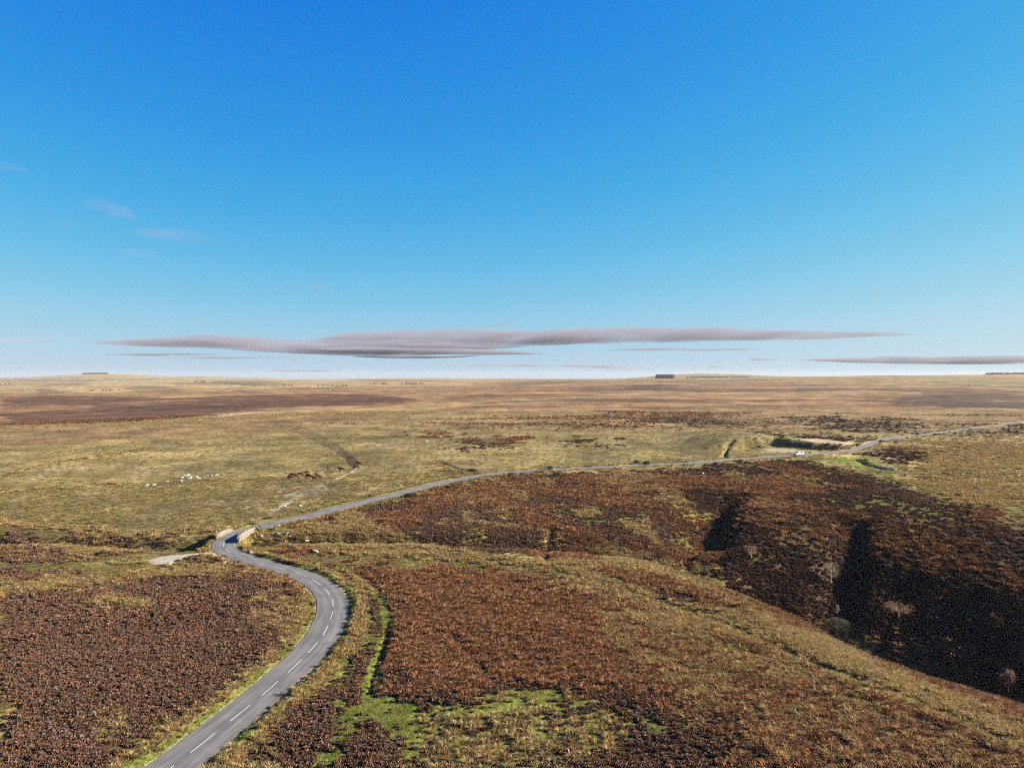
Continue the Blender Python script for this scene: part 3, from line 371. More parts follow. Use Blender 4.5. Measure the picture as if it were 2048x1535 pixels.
 ('L','k',0.95,0.8,[(-164.0,536.5),(-117.6,447.1),(-85.1,364.1),(-65.0,311.0),(-55.9,280.7)]),
 ('L','k',0.95,0.8,[(-161.3,541.4),(-116.1,450.8),(-85.6,371.6),(-64.6,312.9),(-55.2,282.6)]),
 ('L','k',0.95,0.8,[(-158.0,544.2),(-114.7,455.7),(-85.2,375.7),(-64.2,315.2),(-54.5,284.7)]),
 ('L','k',0.55,0.6,[(-68.8,282.4),(-60.8,257.9),(-58.4,244.8)]),
 ('L','k',0.55,0.6,[(-68.5,285.3),(-61.1,262.5),(-58.6,249.5)]),
 ('L','k',0.55,0.6,[(-68.2,288.2),(-61.4,267.5),(-58.9,254.5)]),
 ('L','k',0.55,0.6,[(-68.0,292.0),(-61.7,272.4),(-59.1,259.3)]),
 ('L','k',0.55,0.6,[(-67.7,294.9),(-61.7,276.5),(-59.7,266.0)]),
 ('L','k',0.7,1.0,[(-29.3,296.6),(-20.5,272.2),(-13.1,260.5)]),
 ('L','s',0.5,4,[(-28.0,286.8),(-19.8,262.3),(-10.4,256.0)]),
 ('P','p',0.7,0.02,[(99.1,344.2),(104.9,347.7),(118.6,348.9),(129.1,341.6),(143.0,333.5),(161.3,355.3),(145.6,329.9),(128.5,328.9),(117.8,346.7),(104.3,345.5)]),
 ('P','g',0.8,0.03,[(103.5,342.8),(113.5,347.0),(118.1,334.9),(126.4,323.7),(135.2,325.0),(124.0,317.4),(109.4,321.8)]),
 ('P','g',0.6,0.04,[(118.8,349.5),(141.9,375.3),(130.6,351.4),(118.6,348.9)]),
 ('L','e',0.55,1.3,[(-86.5,133.2),(-82.3,133.2),(-78.0,133.1),(-74.0,133.5),(-70.2,134.3),(-66.6,135.8),(-62.8,136.7),(-59.4,138.9)]),
 ('L','g',0.6,3.2,[(-80.8,132.2),(-77.0,132.4),(-73.4,132.9),(-69.8,133.6),(-66.6,135.8),(-63.1,137.4),(-59.5,139.2),(-55.7,140.9)]),
 ('P','g',0.85,0.03,[(-57.6,133.8),(-56.9,137.7),(-54.6,139.2),(-53.3,139.1),(-54.6,135.9),(-55.7,133.3),(-62.1,131.7),(-62.2,133.6)])]
GROOVES = [(1.1,0.9,[(8.4,166.2),(7.7,160.5),(6.7,150.1),(5.7,136.6)]),
 (1.8,0.9,[(97.2,346.8),(93.5,342.2),(89.3,330.6),(82.7,307.5),(83.7,301.5)]),
 (0.6,0.55,[(-28.1,106.1),(-27.1,98.5),(-27.2,92.3)]),
 (0.8,0.6,[(-27.1,90.6),(-27.8,87.0),(-28.5,84.2)]),
 (0.7,0.55,[(-28.7,81.7),(-29.3,77.7),(-29.8,74.7),(-30.2,72.7)]),
 (0.5,0.5,[(-16.2,103.3),(-15.1,93.8),(-15.0,86.8),(-14.5,80.0)]),
 (0.8,1.0,[(-29.3,296.6),(-20.5,272.2),(-13.1,260.5)]),
 (1.4,1.6,[(128.3,294.1),(123.2,271.3),(123.6,259.6)]),
 (0.2,0.6,[(16.9,118.0),(21.8,112.4),(24.6,107.3),(26.9,102.0),(29.1,96.4),(31.2,91.8),(32.8,88.8),(34.2,85.7),(35.4,82.6)]),
 (0.5,0.5,[(-7.4,97.5),(-3.6,87.7),(-1.8,81.9)])]
AREAS = {'layby':[(-63.6,136.4),(-63.0,137.8),(-62.4,139.3),(-61.3,140.0),(-60.1,140.6),(-58.7,141.1),(-57.4,141.6),(-55.9,142.4),(-54.5,143.4),(-52.9,142.1),(-52.8,140.7),(-54.6,140.6),(-56.0,140.0),(-57.4,139.4),(-58.0,136.1),(-58.3,134.4),(-59.3,133.9),(-60.3,133.5)],'upper_park':[(127.6,350.5),(135.8,363.1),(141.5,368.2),(143.8,364.7),(144.6,357.4),(145.9,352.9),(147.8,349.9),(157.9,365.2),(161.4,364.6),(158.4,357.9),(147.8,341.7),(142.3,336.9),(139.2,339.8),(135.7,341.8),(132.8,344.3),(129.0,344.2)],'lower_park':[(106.7,339.2),(112.0,338.9),(114.8,336.1),(117.8,334.0),(119.2,328.7),(121.2,324.9),(117.9,320.6),(114.7,321.4),(111.6,322.4),(109.4,325.0),(107.0,327.1)]}
CLOUDS = [(28000,5200,1.0,[(-14808,1222,1186),(-14009,1266,1133),(-12855,1310,1097),(-11967,1399,1080),(-11079,1470,1044),(-10369,1470,991),(-9304,1435,902),(-8238,1364,866),(-7173,1293,849),(-6108,1293,831),(-5042,1293,813),(-3977,1310,795),(-3089,1319,795),(-2202,1293,849),(-1314,1239,955),(-426,1204,1026),(639,1168,1097)]),
 (29500,5200,1.0,[(-7932,1323,1285),(-6809,1510,1267),(-6061,1659,1229),(-4938,1734,1211),(-3442,1753,1192),(-1945,1772,1173),(-636,1772,1192),(673,1772,1211),(2357,1790,1248),(4228,1828,1304),(6098,1847,1360),(7969,1809,1398),(9465,1734,1407),(10775,1697,1426),(12271,1659,1454),(13394,1641,1510),(14329,1603,1547),(15077,1579,1560)]),
 (26500,2600,1.0,[(-6957,956,906),(-5445,1007,822),(-3764,1023,788),(-2084,990,771),(-739,939,755),(269,855,755),(1109,797,771)]),
 (26000,2000,1.0,[(-5342,691,675),(-4353,741,642),(-3034,724,617),(-2209,691,634),(-1055,724,691)]),
 (26000,900,1.0,[(-13503,757,733),(-11937,790,708),(-10288,774,716),(-9299,757,741)]),
 (25500,700,1.0,[(-11707,663,646),(-10090,663,598),(-7503,663,606),(-6533,646,630)]),
 (27000,900,0.8,[(-668,1813,1761),(-497,1864,1727),(-154,1847,1676),(68,1761,1659),(188,1693,1659)]),
 (27000,1200,1.0,[(3185,948,931),(4041,974,914),(5239,1008,905),(6438,965,897),(7636,974,922),(8578,939,922)]),
 (25000,900,1.0,[(-2283,365,349),(-1490,381,333),(-856,412,333),(571,420,333),(1046,365,333)]),
 (25000,1000,1.0,[(1363,365,349),(1839,428,333),(2790,405,286),(3424,333,254),(4138,286,254)]),
 (24500,900,1.0,[(7317,545,521),(7628,576,514),(8094,568,521),(8405,545,529)]),
 (26500,2400,1.0,[(9511,587,570),(10351,620,536),(11360,654,469),(12032,671,452),(13040,696,452),(13880,654,435),(15561,671,452),(17241,687,452),(19762,687,486),(21442,620,570)]),
 (24500,500,1.0,[(5919,343,327),(6230,358,296),(6494,350,304),(6587,327,312)]),
 (26000,700,1.0,[(-8145,205,192),(-7320,213,172),(-6331,222,189),(-5919,213,197)]),
 (27000,700,1.0,[(-19587,1299,1196),(-17018,1316,1188),(-16162,1333,1213),(-15341,1419,1333)]),
 (27000,500,0.8,[(-7054,3080,3045),(-6711,3131,3020),(-6318,3105,3045)]),
 (22000,500,1.0,[(-15122,6003,5808),(-14285,6017,5766),(-13867,5975,5738),(-13448,5835,5710)]),
 (22000,600,1.0,[(-11984,4887,4775),(-11635,4970,4664),(-11146,4915,4468),(-10728,4733,4412),(-10449,4496,4426)]),
 (22000,450,1.0,[(-12890,4329,4259),(-12611,4357,4175),(-12263,4343,4203),(-12053,4287,4231)]),
 (22000,700,1.0,[(-10630,4106,4008),(-10100,4161,3882),(-9472,4147,3743),(-8845,4078,3687),(-8356,3910,3743),(-8077,3827,3771)]),
 (22000,500,1.0,[(-11146,3548,3478),(-10588,3617,3352),(-10100,3561,3324),(-9751,3464,3380)]),
 (22000,400,1.0,[(-9682,3199,3143),(-9472,3213,3101),(-9263,3171,3115)]),
 (22000,250,1.0,[(-2637,2445,2418),(-2427,2473,2376),(-2009,2445,2376),(-1800,2418,2390)])]
SPOTS = {'flock':[(-103.8,237.2),(-99.6,237.3),(-102.9,246.1),(-104.3,250.7),(-104.2,252.7),(-103.3,251.7),(-100.8,244.5),(-99.9,245.0),(-98.7,247.1),(-96.6,243.3),(-95.4,250.3),(-94.4,250.7),(-94.5,252.5),(-105.6,228.2),(-104.1,229.1)],'stray':[(-57.0,192.4),(-55.6,192.6),(-45.9,160.2),(-47.7,160.3),(-35.3,141.8),(-41.0,158.0),(-41.4,384.5),(-37.7,410.3),(1.7,465.7),(191.6,527.3),(193.5,523.7),(114.4,361.7),(112.8,261.1),(117.5,250.8),(125.3,260.6),(123.4,254.0),(124.8,210.5),(50.5,261.4),(62.0,255.8),(403.5,696.9),(445.5,706.0),(318.4,511.8)],'cows':[(-68.9,247.4),(-67.2,244.8),(-67.9,242.2),(-66.4,248.3),(-65.6,251.1),(-63.2,245.0),(-61.7,249.2),(-59.9,239.3),(-59.7,242.6),(-61.7,265.1),(-56.4,260.6),(-54.1,279.7),(-52.8,267.5)],'trees':[(48.4,159.3),(63.0,155.9),(61.6,149.1),(70.9,144.6),(79.6,126.4),(60.0,144.1)],'gorse':[(-73.5,140.8),(-18.7,223.5),(-27.1,208.2),(-13.3,259.5),(12.6,264.5),(14.1,249.3),(22.7,255.4),(47.6,279.9),(44.7,283.2),(71.8,279.5),(93.9,283.7),(97.7,287.6),(212.0,412.2),(-52.8,162.5),(-0.6,249.0),(82.2,284.3),(168.7,360.5)],'stones':[(-47.3,142.8),(-50.8,159.8),(-59.8,156.1),(-52.2,194.2),(-53.1,224.0),(-49.1,134.9),(-19.6,119.1)],'car':[(111.1,307.9)],'post':[(120.0,308.2),(-55.5,142.4),(-54.4,140.2)],'shoulder':[(-55.6,164.2),(133.6,311.6)]}
BELT_SPANS = [(((-1433,3772),(-1289,3810)),7),(((-1254,3670),(-1150,3707)),6),(((-1081,3581),(-1031,3617)),9),(((-1043,3640),(-1002,3677)),14),(((-889,3649),(-824,3686)),9),(((-752,3396),(-719,3430)),5),(((-622,3518),(-544,3554)),9),(((-487,3557),(-442,3592)),9),(((-436,3470),(-394,3505)),6),(((-1687,3159),(-1587,3191)),9),(((-3436,8185),(-3213,8266)),16),(((-2426,7300),(-1963,7373)),18),(((-1647,4097),(-1595,4138)),10),(((-2537,3926),(-2512,3966)),20),(((-3407,5545),(-3355,5601)),20),(((-2024,3631),(-2012,3667)),10)]
FARM = (920,1580)
DASH0, DASH_L, DASH_G = 1.0, 4.1, 2.05
HAZE_D, HAZE_COL, HAZE_Z = 3.6e-5, (.50, .51, .52), (-140.0, 96.0)
CLOUD_DENS, CLOUD_COL = (.0010, 0.0032, .00020), ((.27, .26, .295), (.44, .31, .39))

# ---------------------------------------------------------------- small helpers
rnd = random.Random(11)
nrs = np.random.RandomState(5)

def tag(o, label=None, cat=None, group=None, kind=None):
    if label: o['label'] = label
    if cat: o['category'] = cat
    if group: o['group'] = group
    if kind: o['kind'] = kind
    return o

def link(name, me, mat=None, parent=None):
    o = bpy.data.objects.new(name, me); C.objects.link(o)
    if mat is not None and me is not None and len(me.materials) == 0: me.materials.append(mat)
    if parent is not None: o.parent = parent
    return o

def empty(name, loc=(0, 0, 0), rz=0.0):
    o = bpy.data.objects.new(name, None); C.objects.link(o)
    o.location = loc; o.rotation_euler = (0, 0, rz); o.empty_display_size = 0.3
    return o

def mesh(name, verts, faces, smooth=False):
    me = bpy.data.meshes.new(name)
    me.from_pydata([tuple(map(float, v)) for v in verts], [], [tuple(map(int, f)) for f in faces])
    me.validate(); me.update()
    if smooth: me.polygons.foreach_set('use_smooth', [True]*len(me.polygons))
    return me

def np_mesh(name, V, Q, smooth=True):
    """fast mesh from an (n,3) array and an (m,4) or (m,3) index array"""
    me = bpy.data.meshes.new(name); k = Q.shape[1]
    me.vertices.add(len(V)); me.vertices.foreach_set('co', np.ascontiguousarray(V, np.float32).ravel())
    me.loops.add(Q.size); me.loops.foreach_set('vertex_index', np.ascontiguousarray(Q, np.int32).ravel())
    me.polygons.add(len(Q)); me.polygons.foreach_set('loop_start', np.arange(0, Q.size, k, dtype=np.int32))
    me.polygons.foreach_set('loop_total', np.full(len(Q), k, np.int32))
    me.polygons.foreach_set('use_smooth', np.full(len(Q), smooth, bool))
    me.update(); me.validate()
    return me

def material(name, rough=0.9, spec=0.15):
    m = bpy.data.materials.new(name); m.use_nodes = True
    nt = m.node_tree; b = nt.nodes['Principled BSDF']
    b.inputs['Roughness'].default_value = rough
    b.inputs['Specular IOR Level'].default_value = spec
    return m, nt, b

def N(nt, t, **kw):
    n = nt.nodes.new(t)
    for k, v in kw.items():
        if k in n.inputs: n.inputs[k].default_value = v
        else: setattr(n, k, v)
    return n

def noise(nt, scale, detail=3.0, rough=0.55, coord=None, dist=0.0):
    n = N(nt, 'ShaderNodeTexNoise', Scale=scale, Detail=detail, Roughness=rough, Distortion=dist)
    if coord is not None: nt.links.new(coord, n.inputs['Vector'])
    return n

def maprange(nt, src, a, b, c, d):
    n = N(nt, 'ShaderNodeMapRange'); nt.links.new(src, n.inputs[0])
    for i, v in enumerate((a, b, c, d)): n.inputs[i+1].default_value = v
    return n.outputs[0]

def mulcol(nt, col, fac):
    """colour times a scalar socket"""
    n = N(nt, 'ShaderNodeVectorMath', operation='SCALE')
    nt.links.new(col, n.inputs[0]); nt.links.new(fac, n.inputs['Scale'])
    return n.outputs[0]

def mixcol(nt, fac, a, b):
    n = N(nt, 'ShaderNodeMix', data_type='RGBA')
    if isinstance(fac, float): n.inputs[0].default_value = fac
    else: nt.links.new(fac, n.inputs[0])
    for s, v in ((6, a), (7, b)):
        if isinstance(v, tuple): n.inputs[s].default_value = (*v[:3], 1)
        else: nt.links.new(v, n.inputs[s])
    return n.outputs[2]

def plain(name, col, rough=0.85, spec=0.2, var=0.18, scale=6.0, bump=0.0):
    m, nt, b = material(name, rough, spec)
    co = N(nt, 'ShaderNodeTexCoord').outputs['Object']
    n = noise(nt, scale, 4, 0.6, co)
    c = N(nt, 'ShaderNodeRGB'); c.outputs[0].default_value = (*col, 1)
    nt.links.new(mulcol(nt, c.outputs[0], maprange(nt, n.outputs[0], 0.25, 0.75, 1-var, 1+var)), b.inputs['Base Color'])
    if bump:
        bp = N(nt, 'ShaderNodeBump', Strength=0.7, Distance=bump); nt.links.new(n.outputs[0], bp.inputs['Height'])
        nt.links.new(bp.outputs[0], b.inputs['Normal'])
    return m

# ---------------------------------------------------------------- the lane: smoothed heights and a fast look-up
ROADC = smooth_line(ROAD, 1.0)
_rz = base_z(ROADC[:, 0], ROADC[:, 1])
_g = np.exp(-np.linspace(-2.2, 2.2, 31)**2); _g /= _g.sum()
_rz = np.convolve(np.pad(_rz, 15, mode='edge'), _g, mode='valid')
_rr = np.hypot(ROADC[:, 0], ROADC[:, 1])
_rz = _rz*sstep(150, 330, _rr) + 0.40*sstep(180, 240, _rr)
ROAD_HALF = 2.12

def near_line(P, x, y, margin, chunk=14):
    """distance, running parameter and side to a long polyline, only within margin (inf beyond)"""
    D = np.full(x.shape, 1e9); PR = np.zeros(x.shape); SD = np.ones(x.shape)
    for i in range(0, len(P)-1, chunk):
        Q = np.asarray(P[i:i+chunk+1])
        m = (x > Q[:, 0].min()-margin) & (x < Q[:, 0].max()+margin) & (y > Q[:, 1].min()-margin) & (y < Q[:, 1].max()+margin)
        idx = np.flatnonzero(m)
        if not len(idx): continue
        d, p, s = polydist(Q, x[idx], y[idx])
        k = d < D[idx]
        j = idx[k]; D[j] = d[k]; PR[j] = p[k]+i; SD[j] = s[k]
    return D, PR, SD

def ground(x, y):
    x = np.asarray(x, float).ravel(); y = np.asarray(y, float).ravel()
    z = ground0(x, y)
    for dep, wid, P in GROOVES:
        d, p, s = near_line(P, x, y, wid*3)
        g = np.exp(-(d/wid)**2*1.2)
        z = z - dep*np.where(d < wid*3, g, 0)*(0.75+0.5*fbm(x/4, y/4, 2))
    d, p, s = near_line(ROADC, x, y, 14.0)
    near = d < 14
    zr = np.interp(p, np.arange(len(_rz)), _rz)
    onbr = np.exp(-((y-154)/9.0)**2)*(y < 175)                       # bridge: steep shoulders
    w = 1-sstep(ROAD_HALF+0.5, ROAD_HALF+4.5-2.6*onbr, d)
    z = np.where(near, z*(1-w)+(zr-0.10)*w, z)
    # a low grassy bank on the right hand verge of the near bends, a smaller one on the left
    bank = 0.42*np.exp(-((d-ROAD_HALF-1.25)/0.62)**2)*(s < 0)*(1-onbr)*(y < 152)*(0.8+0.9*vnoise(x/3.1, y/3.1))
    bank = bank + 0.22*np.exp(-((d-ROAD_HALF-1.5)/0.8)**2)*(s > 0)*(1-onbr)
    bank = bank + 0.06*np.exp(-((d-ROAD_HALF-1.5)/0.8)**2)*(s < 0)*(y >= 170)*(0.6+1.2*vnoise(x/9, y/9))
    z = z + np.where(near, bank, 0)
    return z

# ---------------------------------------------------------------- the ground mesh: rings and bearings
th_front = np.radians(np.arange(-47, 47.001, 0.115))
th_back = np.radians(np.arange(50, 311, 3.0))
TH = np.concatenate([th_front, th_back])
RI = [24.0]
while RI[-1] < 14200:
    r = RI[-1]
    RI.append(r*(1+(0.03 if r < 56 else 0.0052 if r < 400 else 0.008 if r < 1300 else 0.014 if r < 5000 else 0.025)))
RI = np.array(RI)
nT, nR = len(TH), len(RI)
GT, GR = np.meshgrid(TH, RI)           # rows are rings
GX = (GR*np.sin(GT)).ravel(); GY = (GR*np.cos(GT)).ravel()
GZ = ground(GX, GY)
rv = GR.ravel(); tv = GT.ravel()

# ---------------------------------------------------------------- ground cover
KINDS = 'tohpbsgeka'
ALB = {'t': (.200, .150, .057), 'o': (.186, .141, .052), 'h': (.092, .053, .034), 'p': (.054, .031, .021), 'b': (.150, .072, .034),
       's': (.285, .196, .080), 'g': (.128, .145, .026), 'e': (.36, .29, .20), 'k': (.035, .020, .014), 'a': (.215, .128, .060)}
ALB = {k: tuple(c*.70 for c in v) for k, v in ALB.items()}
W = {k: np.zeros(len(GX), np.float32) for k in KINDS}
n1 = fbm(GX/9, GY/9, 3); n2 = fbm(GX/47+7, GY/47, 3); n3 = fbm(GX/260+3, GY/130+5, 4)
tanb = np.tan(np.clip(tv, -1, 1))*(np.abs(tv) < 1.2)
W['o'][:] = sstep(-.35, .35, n2*.8+n1*.5)*sstep(900, 350, rv)
W['a'][:] = sstep(380, 620, rv)*sstep(-.45, .25, n2*.6+n1*.3+.25+n3*.6)*sstep(6500, 3500, rv)*(1-W['o'])
far_p = sstep(.03, .26, n3+.25*n2)*sstep(450, 650, rv)*sstep(3600, 2400, rv)*sstep(-.12, .25, tanb)*.75
far_b = sstep(.0, .35, fbm(GX/130+11, GY/60, 4))*sstep(380, 600, rv)*sstep(4000, 2500, rv)*sstep(-.35, -.1, tanb)*.5
W['b'][:] = far_b*(1-far_p)
for k in 'oa': W[k] *= (1-far_b)
W['p'][:] = far_p
for k in 'oa': W[k] *= (1-far_p)
far_s = sstep(1900, 2600, rv)*sstep(.02, -.12, tanb)+.25*sstep(2000, 3500, rv)
far_s = np.clip(far_s, 0, 1)*(.75+.25*sstep(-.3, .2, n3))
for k in 'oapb': W[k] *= (1-far_s)
W['s'][:] = far_s
W['t'][:] = np.clip(1-W['o']-W['a']-W['p']-W['s']-W['b'], 0, 1)
jag = (fbm(tv*36, np.log(rv)*36, 3)+.7*fbm(tv*120, np.log(rv)*90, 3)).astype(np.float32)
jagm = (fbm(GX/3.3, GY/3.3, 3)).astype(np.float32)

def in_poly(P, x, y):
    c = np.zeros(x.shape, bool); j = len(P)-1
    for i in range(len(P)):
        (xi, yi), (xj, yj) = P[i], P[j]
        if yi != yj:
            c ^= ((yi > y) != (yj > y)) & (x < (xj-xi)*(y-yi)/(yj-yi)+xi)
        j = i
    return c

front = np.abs(tv) < 0.83
def paint(kind, strength, m, idx):
    m = (m*strength).astype(np.float32)
    for k in KINDS: W[k][idx] *= (1-m)
    W[kind][idx] += m

dR, pR, sR = near_line(ROADC, GX, GY, 14.0)
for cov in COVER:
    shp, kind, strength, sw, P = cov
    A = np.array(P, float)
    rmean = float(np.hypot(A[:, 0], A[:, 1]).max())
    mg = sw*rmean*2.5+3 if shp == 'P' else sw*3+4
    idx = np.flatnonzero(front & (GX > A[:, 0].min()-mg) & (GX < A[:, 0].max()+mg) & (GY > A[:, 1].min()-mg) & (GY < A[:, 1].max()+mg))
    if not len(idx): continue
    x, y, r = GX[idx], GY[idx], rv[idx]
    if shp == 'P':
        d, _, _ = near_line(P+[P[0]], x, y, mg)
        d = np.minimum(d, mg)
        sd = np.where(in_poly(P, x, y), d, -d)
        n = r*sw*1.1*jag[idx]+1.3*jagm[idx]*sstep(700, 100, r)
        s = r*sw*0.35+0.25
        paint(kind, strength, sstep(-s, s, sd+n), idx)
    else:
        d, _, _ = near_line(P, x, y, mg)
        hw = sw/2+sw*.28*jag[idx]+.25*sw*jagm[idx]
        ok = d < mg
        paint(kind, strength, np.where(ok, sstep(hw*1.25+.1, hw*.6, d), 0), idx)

# the slope below the lane is a patchwork: bracken, bleached grass and wet green flushes among the heather
ix = np.flatnonzero(front & (GX > -50) & (GX < 120) & (GY > 158) & (GY < 300) & (W['h']+W['p']+W['b'] > .45) & (dR > 4))
xs_, ys_ = GX[ix], GY[ix]
pa = fbm(xs_/13+3, ys_/20+1, 4); pb = fbm(xs_/9+40, ys_/17+8, 4); fade = sstep(95, 30, xs_-.25*(ys_-200))
paint('b', .75, sstep(.06, .32, pa), ix); paint('s', .7, sstep(.14, .40, pb)*(.25+.75*fade), ix); paint('g', .6, sstep(.25, .5, fbm(xs_/8+70, ys_/22, 3))*fade, ix)
# verges: short green turf along both sides of the lane, a dusty edge right beside the tarmac
onbr = np.exp(-((GY-154)/9.0)**2)*(GY < 175)
nearr = np.flatnonzero(dR < 13)
vw = (1.5+.9*jagm[nearr]+.5*jag[nearr])*np.where(sR[nearr] > 0, 1.0, 1.1)*(1-.5*onbr[nearr])
paint('g', .85, sstep(ROAD_HALF+vw+.5, ROAD_HALF+vw-.4, dR[nearr])*sstep(420, 200, rv[nearr]), nearr)
paint('s', .55, sstep(ROAD_HALF+vw+2.0, ROAD_HALF+vw, dR[nearr])*sstep(ROAD_HALF+vw-.5, ROAD_HALF+vw, dR[nearr]), nearr)
paint('e', .7, sstep(ROAD_HALF+.55+.3*jagm[nearr]+.8*onbr[nearr]*(sR[nearr] > 0), ROAD_HALF+.1, dR[nearr]), nearr)

tot = sum(W[k] for k in KINDS)
COL = np.zeros((len(GX), 4), np.float32); COL[:, 3] = 1
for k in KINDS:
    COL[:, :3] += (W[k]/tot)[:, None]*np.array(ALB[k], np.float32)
grey = fbm(GX/14+31, GY/14, 3)                       # greyer, older grass comes in patches
gm = (sstep(.05, .5, grey)*(W['o']+W['t'])*.55*sstep(900, 300, rv))[:, None].astype(np.float32)
COL[:, :3] = COL[:, :3]*(1-gm)+gm*np.array((.125, .095, .062), np.float32)
# mottling in the sward itself: tussocks, sheep-bitten lawns, last year's litter
mott = np.exp(.28*fbm(GX/5, GY/5, 3)+.28*fbm(GX/33+3, GY/21, 3)+.48*fbm(GX/190+1, GY/75, 5)*sstep(300, 800, rv))
COL[:, :3] *= mott[:, None].astype(np.float32)

I = np.arange(nT*nR).reshape(nR, nT)
Iw = np.concatenate([I, I[:, :1]], 1)
Q = np.stack([Iw[:-1, :-1].ravel(), Iw[:-1, 1:].ravel(), Iw[1:, 1:].ravel(), Iw[1:, :-1].ravel()], 1)[:, ::-1]
# close the middle with a fan of the innermost ring to a centre vertex, as thin quads
V = np.stack([GX, GY, GZ], 1)
V = np.vstack([V, [[0, 0, 0]]]); cidx = len(V)-1
ring = Iw[0]
cap = np.stack([ring[0:-1:2], np.full(len(ring[0:-1:2]), cidx), ring[2::2] if len(ring) % 2 else np.append(ring[2::2], ring[-1]), ring[1::2]], 1)[:, :]
Q = np.vstack([Q, cap[:, ::-1]]) if cap.shape[0] else Q
me = np_mesh('moorland', V, Q)
at = me.attributes.new('cover', 'FLOAT_COLOR', 'POINT')
at.data.foreach_set('color', np.vstack([COL, [[.08, .05, .03, 1]]]).astype(np.float32).ravel())

mg_, nt, b = material('moor_ground', 0.95, 0.05)
att = N(nt, 'ShaderNodeAttribute', attribute_name='cover')
pos = N(nt, 'ShaderNodeNewGeometry').outputs['Position']
fa = noise(nt, 1.9, 4, 0.65, pos); fb = noise(nt, 0.35, 4, 0.65, pos); fc = noise(nt, 0.045, 5, 0.65, pos)
c1 = mulcol(nt, att.outputs['Color'], maprange(nt, fa.outputs[0], .3, .7, .62, 1.38))
c2 = mulcol(nt, c1, maprange(nt, fb.outputs[0], .3, .7, .68, 1.32))
fd = noise(nt, 0.011, 6, 0.72, pos)
c25 = mulcol(nt, c2, maprange(nt, fd.outputs[0], .34, .66, .66, 1.34))
c3 = mulcol(nt, c25, maprange(nt, fc.outputs[0], .32, .68, .62, 1.38))
nt.links.new(c3, b.inputs['Base Color'])
bp1 = N(nt, 'ShaderNodeBump', Strength=1.0, Distance=0.16); nt.links.new(fa.outputs[0], bp1.inputs['Height'])
bp2 = N(nt, 'ShaderNodeBump', Strength=1.0, Distance=0.35); nt.links.new(fb.outputs[0], bp2.inputs['Height'])
nt.links.new(bp1.outputs[0], bp2.inputs['Normal'])
nt.links.new(bp2.outputs[0], b.inputs['Normal'])
moor = link('moorland', me, mg_)
tag(moor, 'rolling open moorland of tan grass and dark heather running to the far hills', kind='structure')

def gz(x, y): return float(ground(np.array([x]), np.array([y]))[0])

# ---------------------------------------------------------------- the lane itself
def ribbon(name, P, Z, offs, lift, mat, crown=0.0):
    T = np.gradient(P[:, :2], axis=0); T /= np.linalg.norm(T, axis=1)[:, None]
    NR = np.stack([T[:, 1], -T[:, 0]], 1)              # to the right of travel
    V = []; nO = len(offs[0]) if isinstance(offs[0], (list, np.ndarray)) else len(offs)
    for i in range(len(P)):
        oo = offs[i] if isinstance(offs[0], (list, np.ndarray)) else offs
        for o in oo:
            V.append((P[i, 0]+NR[i, 0]*o, P[i, 1]+NR[i, 1]*o, Z[i]+lift-crown*o*o))
    J = np.arange(len(P)*nO).reshape(len(P), nO)
    Qd = np.stack([J[:-1, :-1].ravel(), J[:-1, 1:].ravel(), J[1:, 1:].ravel(), J[1:, :-1].ravel()], 1)
    return np_mesh(name, np.array(V), Qd, True), J

edge = [ROAD_HALF+.10*float(vnoise(np.array([i*.31]), np.array([3.]))[0])+.05*float(vnoise(np.array([i*1.3]), np.array([8.]))[0]) for i in range(len(ROADC))]
edgeL = [ROAD_HALF+.12*float(vnoise(np.array([i*.27]), np.array([23.]))[0])+.05*float(vnoise(np.array([i*1.1]), np.array([18.]))[0]) for i in range(len(ROADC))]
offs = [[-edgeL[i], -1.6, -1.1, -.55, 0, .55, 1.1, 1.6, edge[i]] for i in range(len(ROADC))]
rme, J = ribbon('road', ROADC, _rz, offs, 0.0, None, 0.006)
uv = rme.attributes.new('across', 'FLOAT', 'POINT')
uv.data.foreach_set('value', np.array([o for oo in offs for o in oo], np.float32))
al = rme.attributes.new('along', 'FLOAT', 'POINT')
al.data.foreach_set('value', np.repeat(np.arange(len(ROADC), dtype=np.float32), 9))
mr, nt, b = material('worn_tarmac', 0.85, 0.25)
pos = N(nt, 'ShaderNodeNewGeometry').outputs['Position']
ac = N(nt, 'ShaderNodeAttribute', attribute_name='across').outputs['Fac']
alg = N(nt, 'ShaderNodeAttribute', attribute_name='along').outputs['Fac']
comb = N(nt, 'ShaderNodeCombineXYZ'); nt.links.new(ac, comb.inputs[0])
sx = N(nt, 'ShaderNodeMath', operation='MULTIPLY'); nt.links.new(alg, sx.inputs[0]); sx.inputs[1].default_value = 0.05
nt.links.new(sx.outputs[0], comb.inputs[1])
streak = noise(nt, 2.4, 4, 0.6, comb.outputs[0]); grit = noise(nt, 9.0, 5, 0.75, pos); patch = noise(nt, 0.30, 4, 0.6, pos)
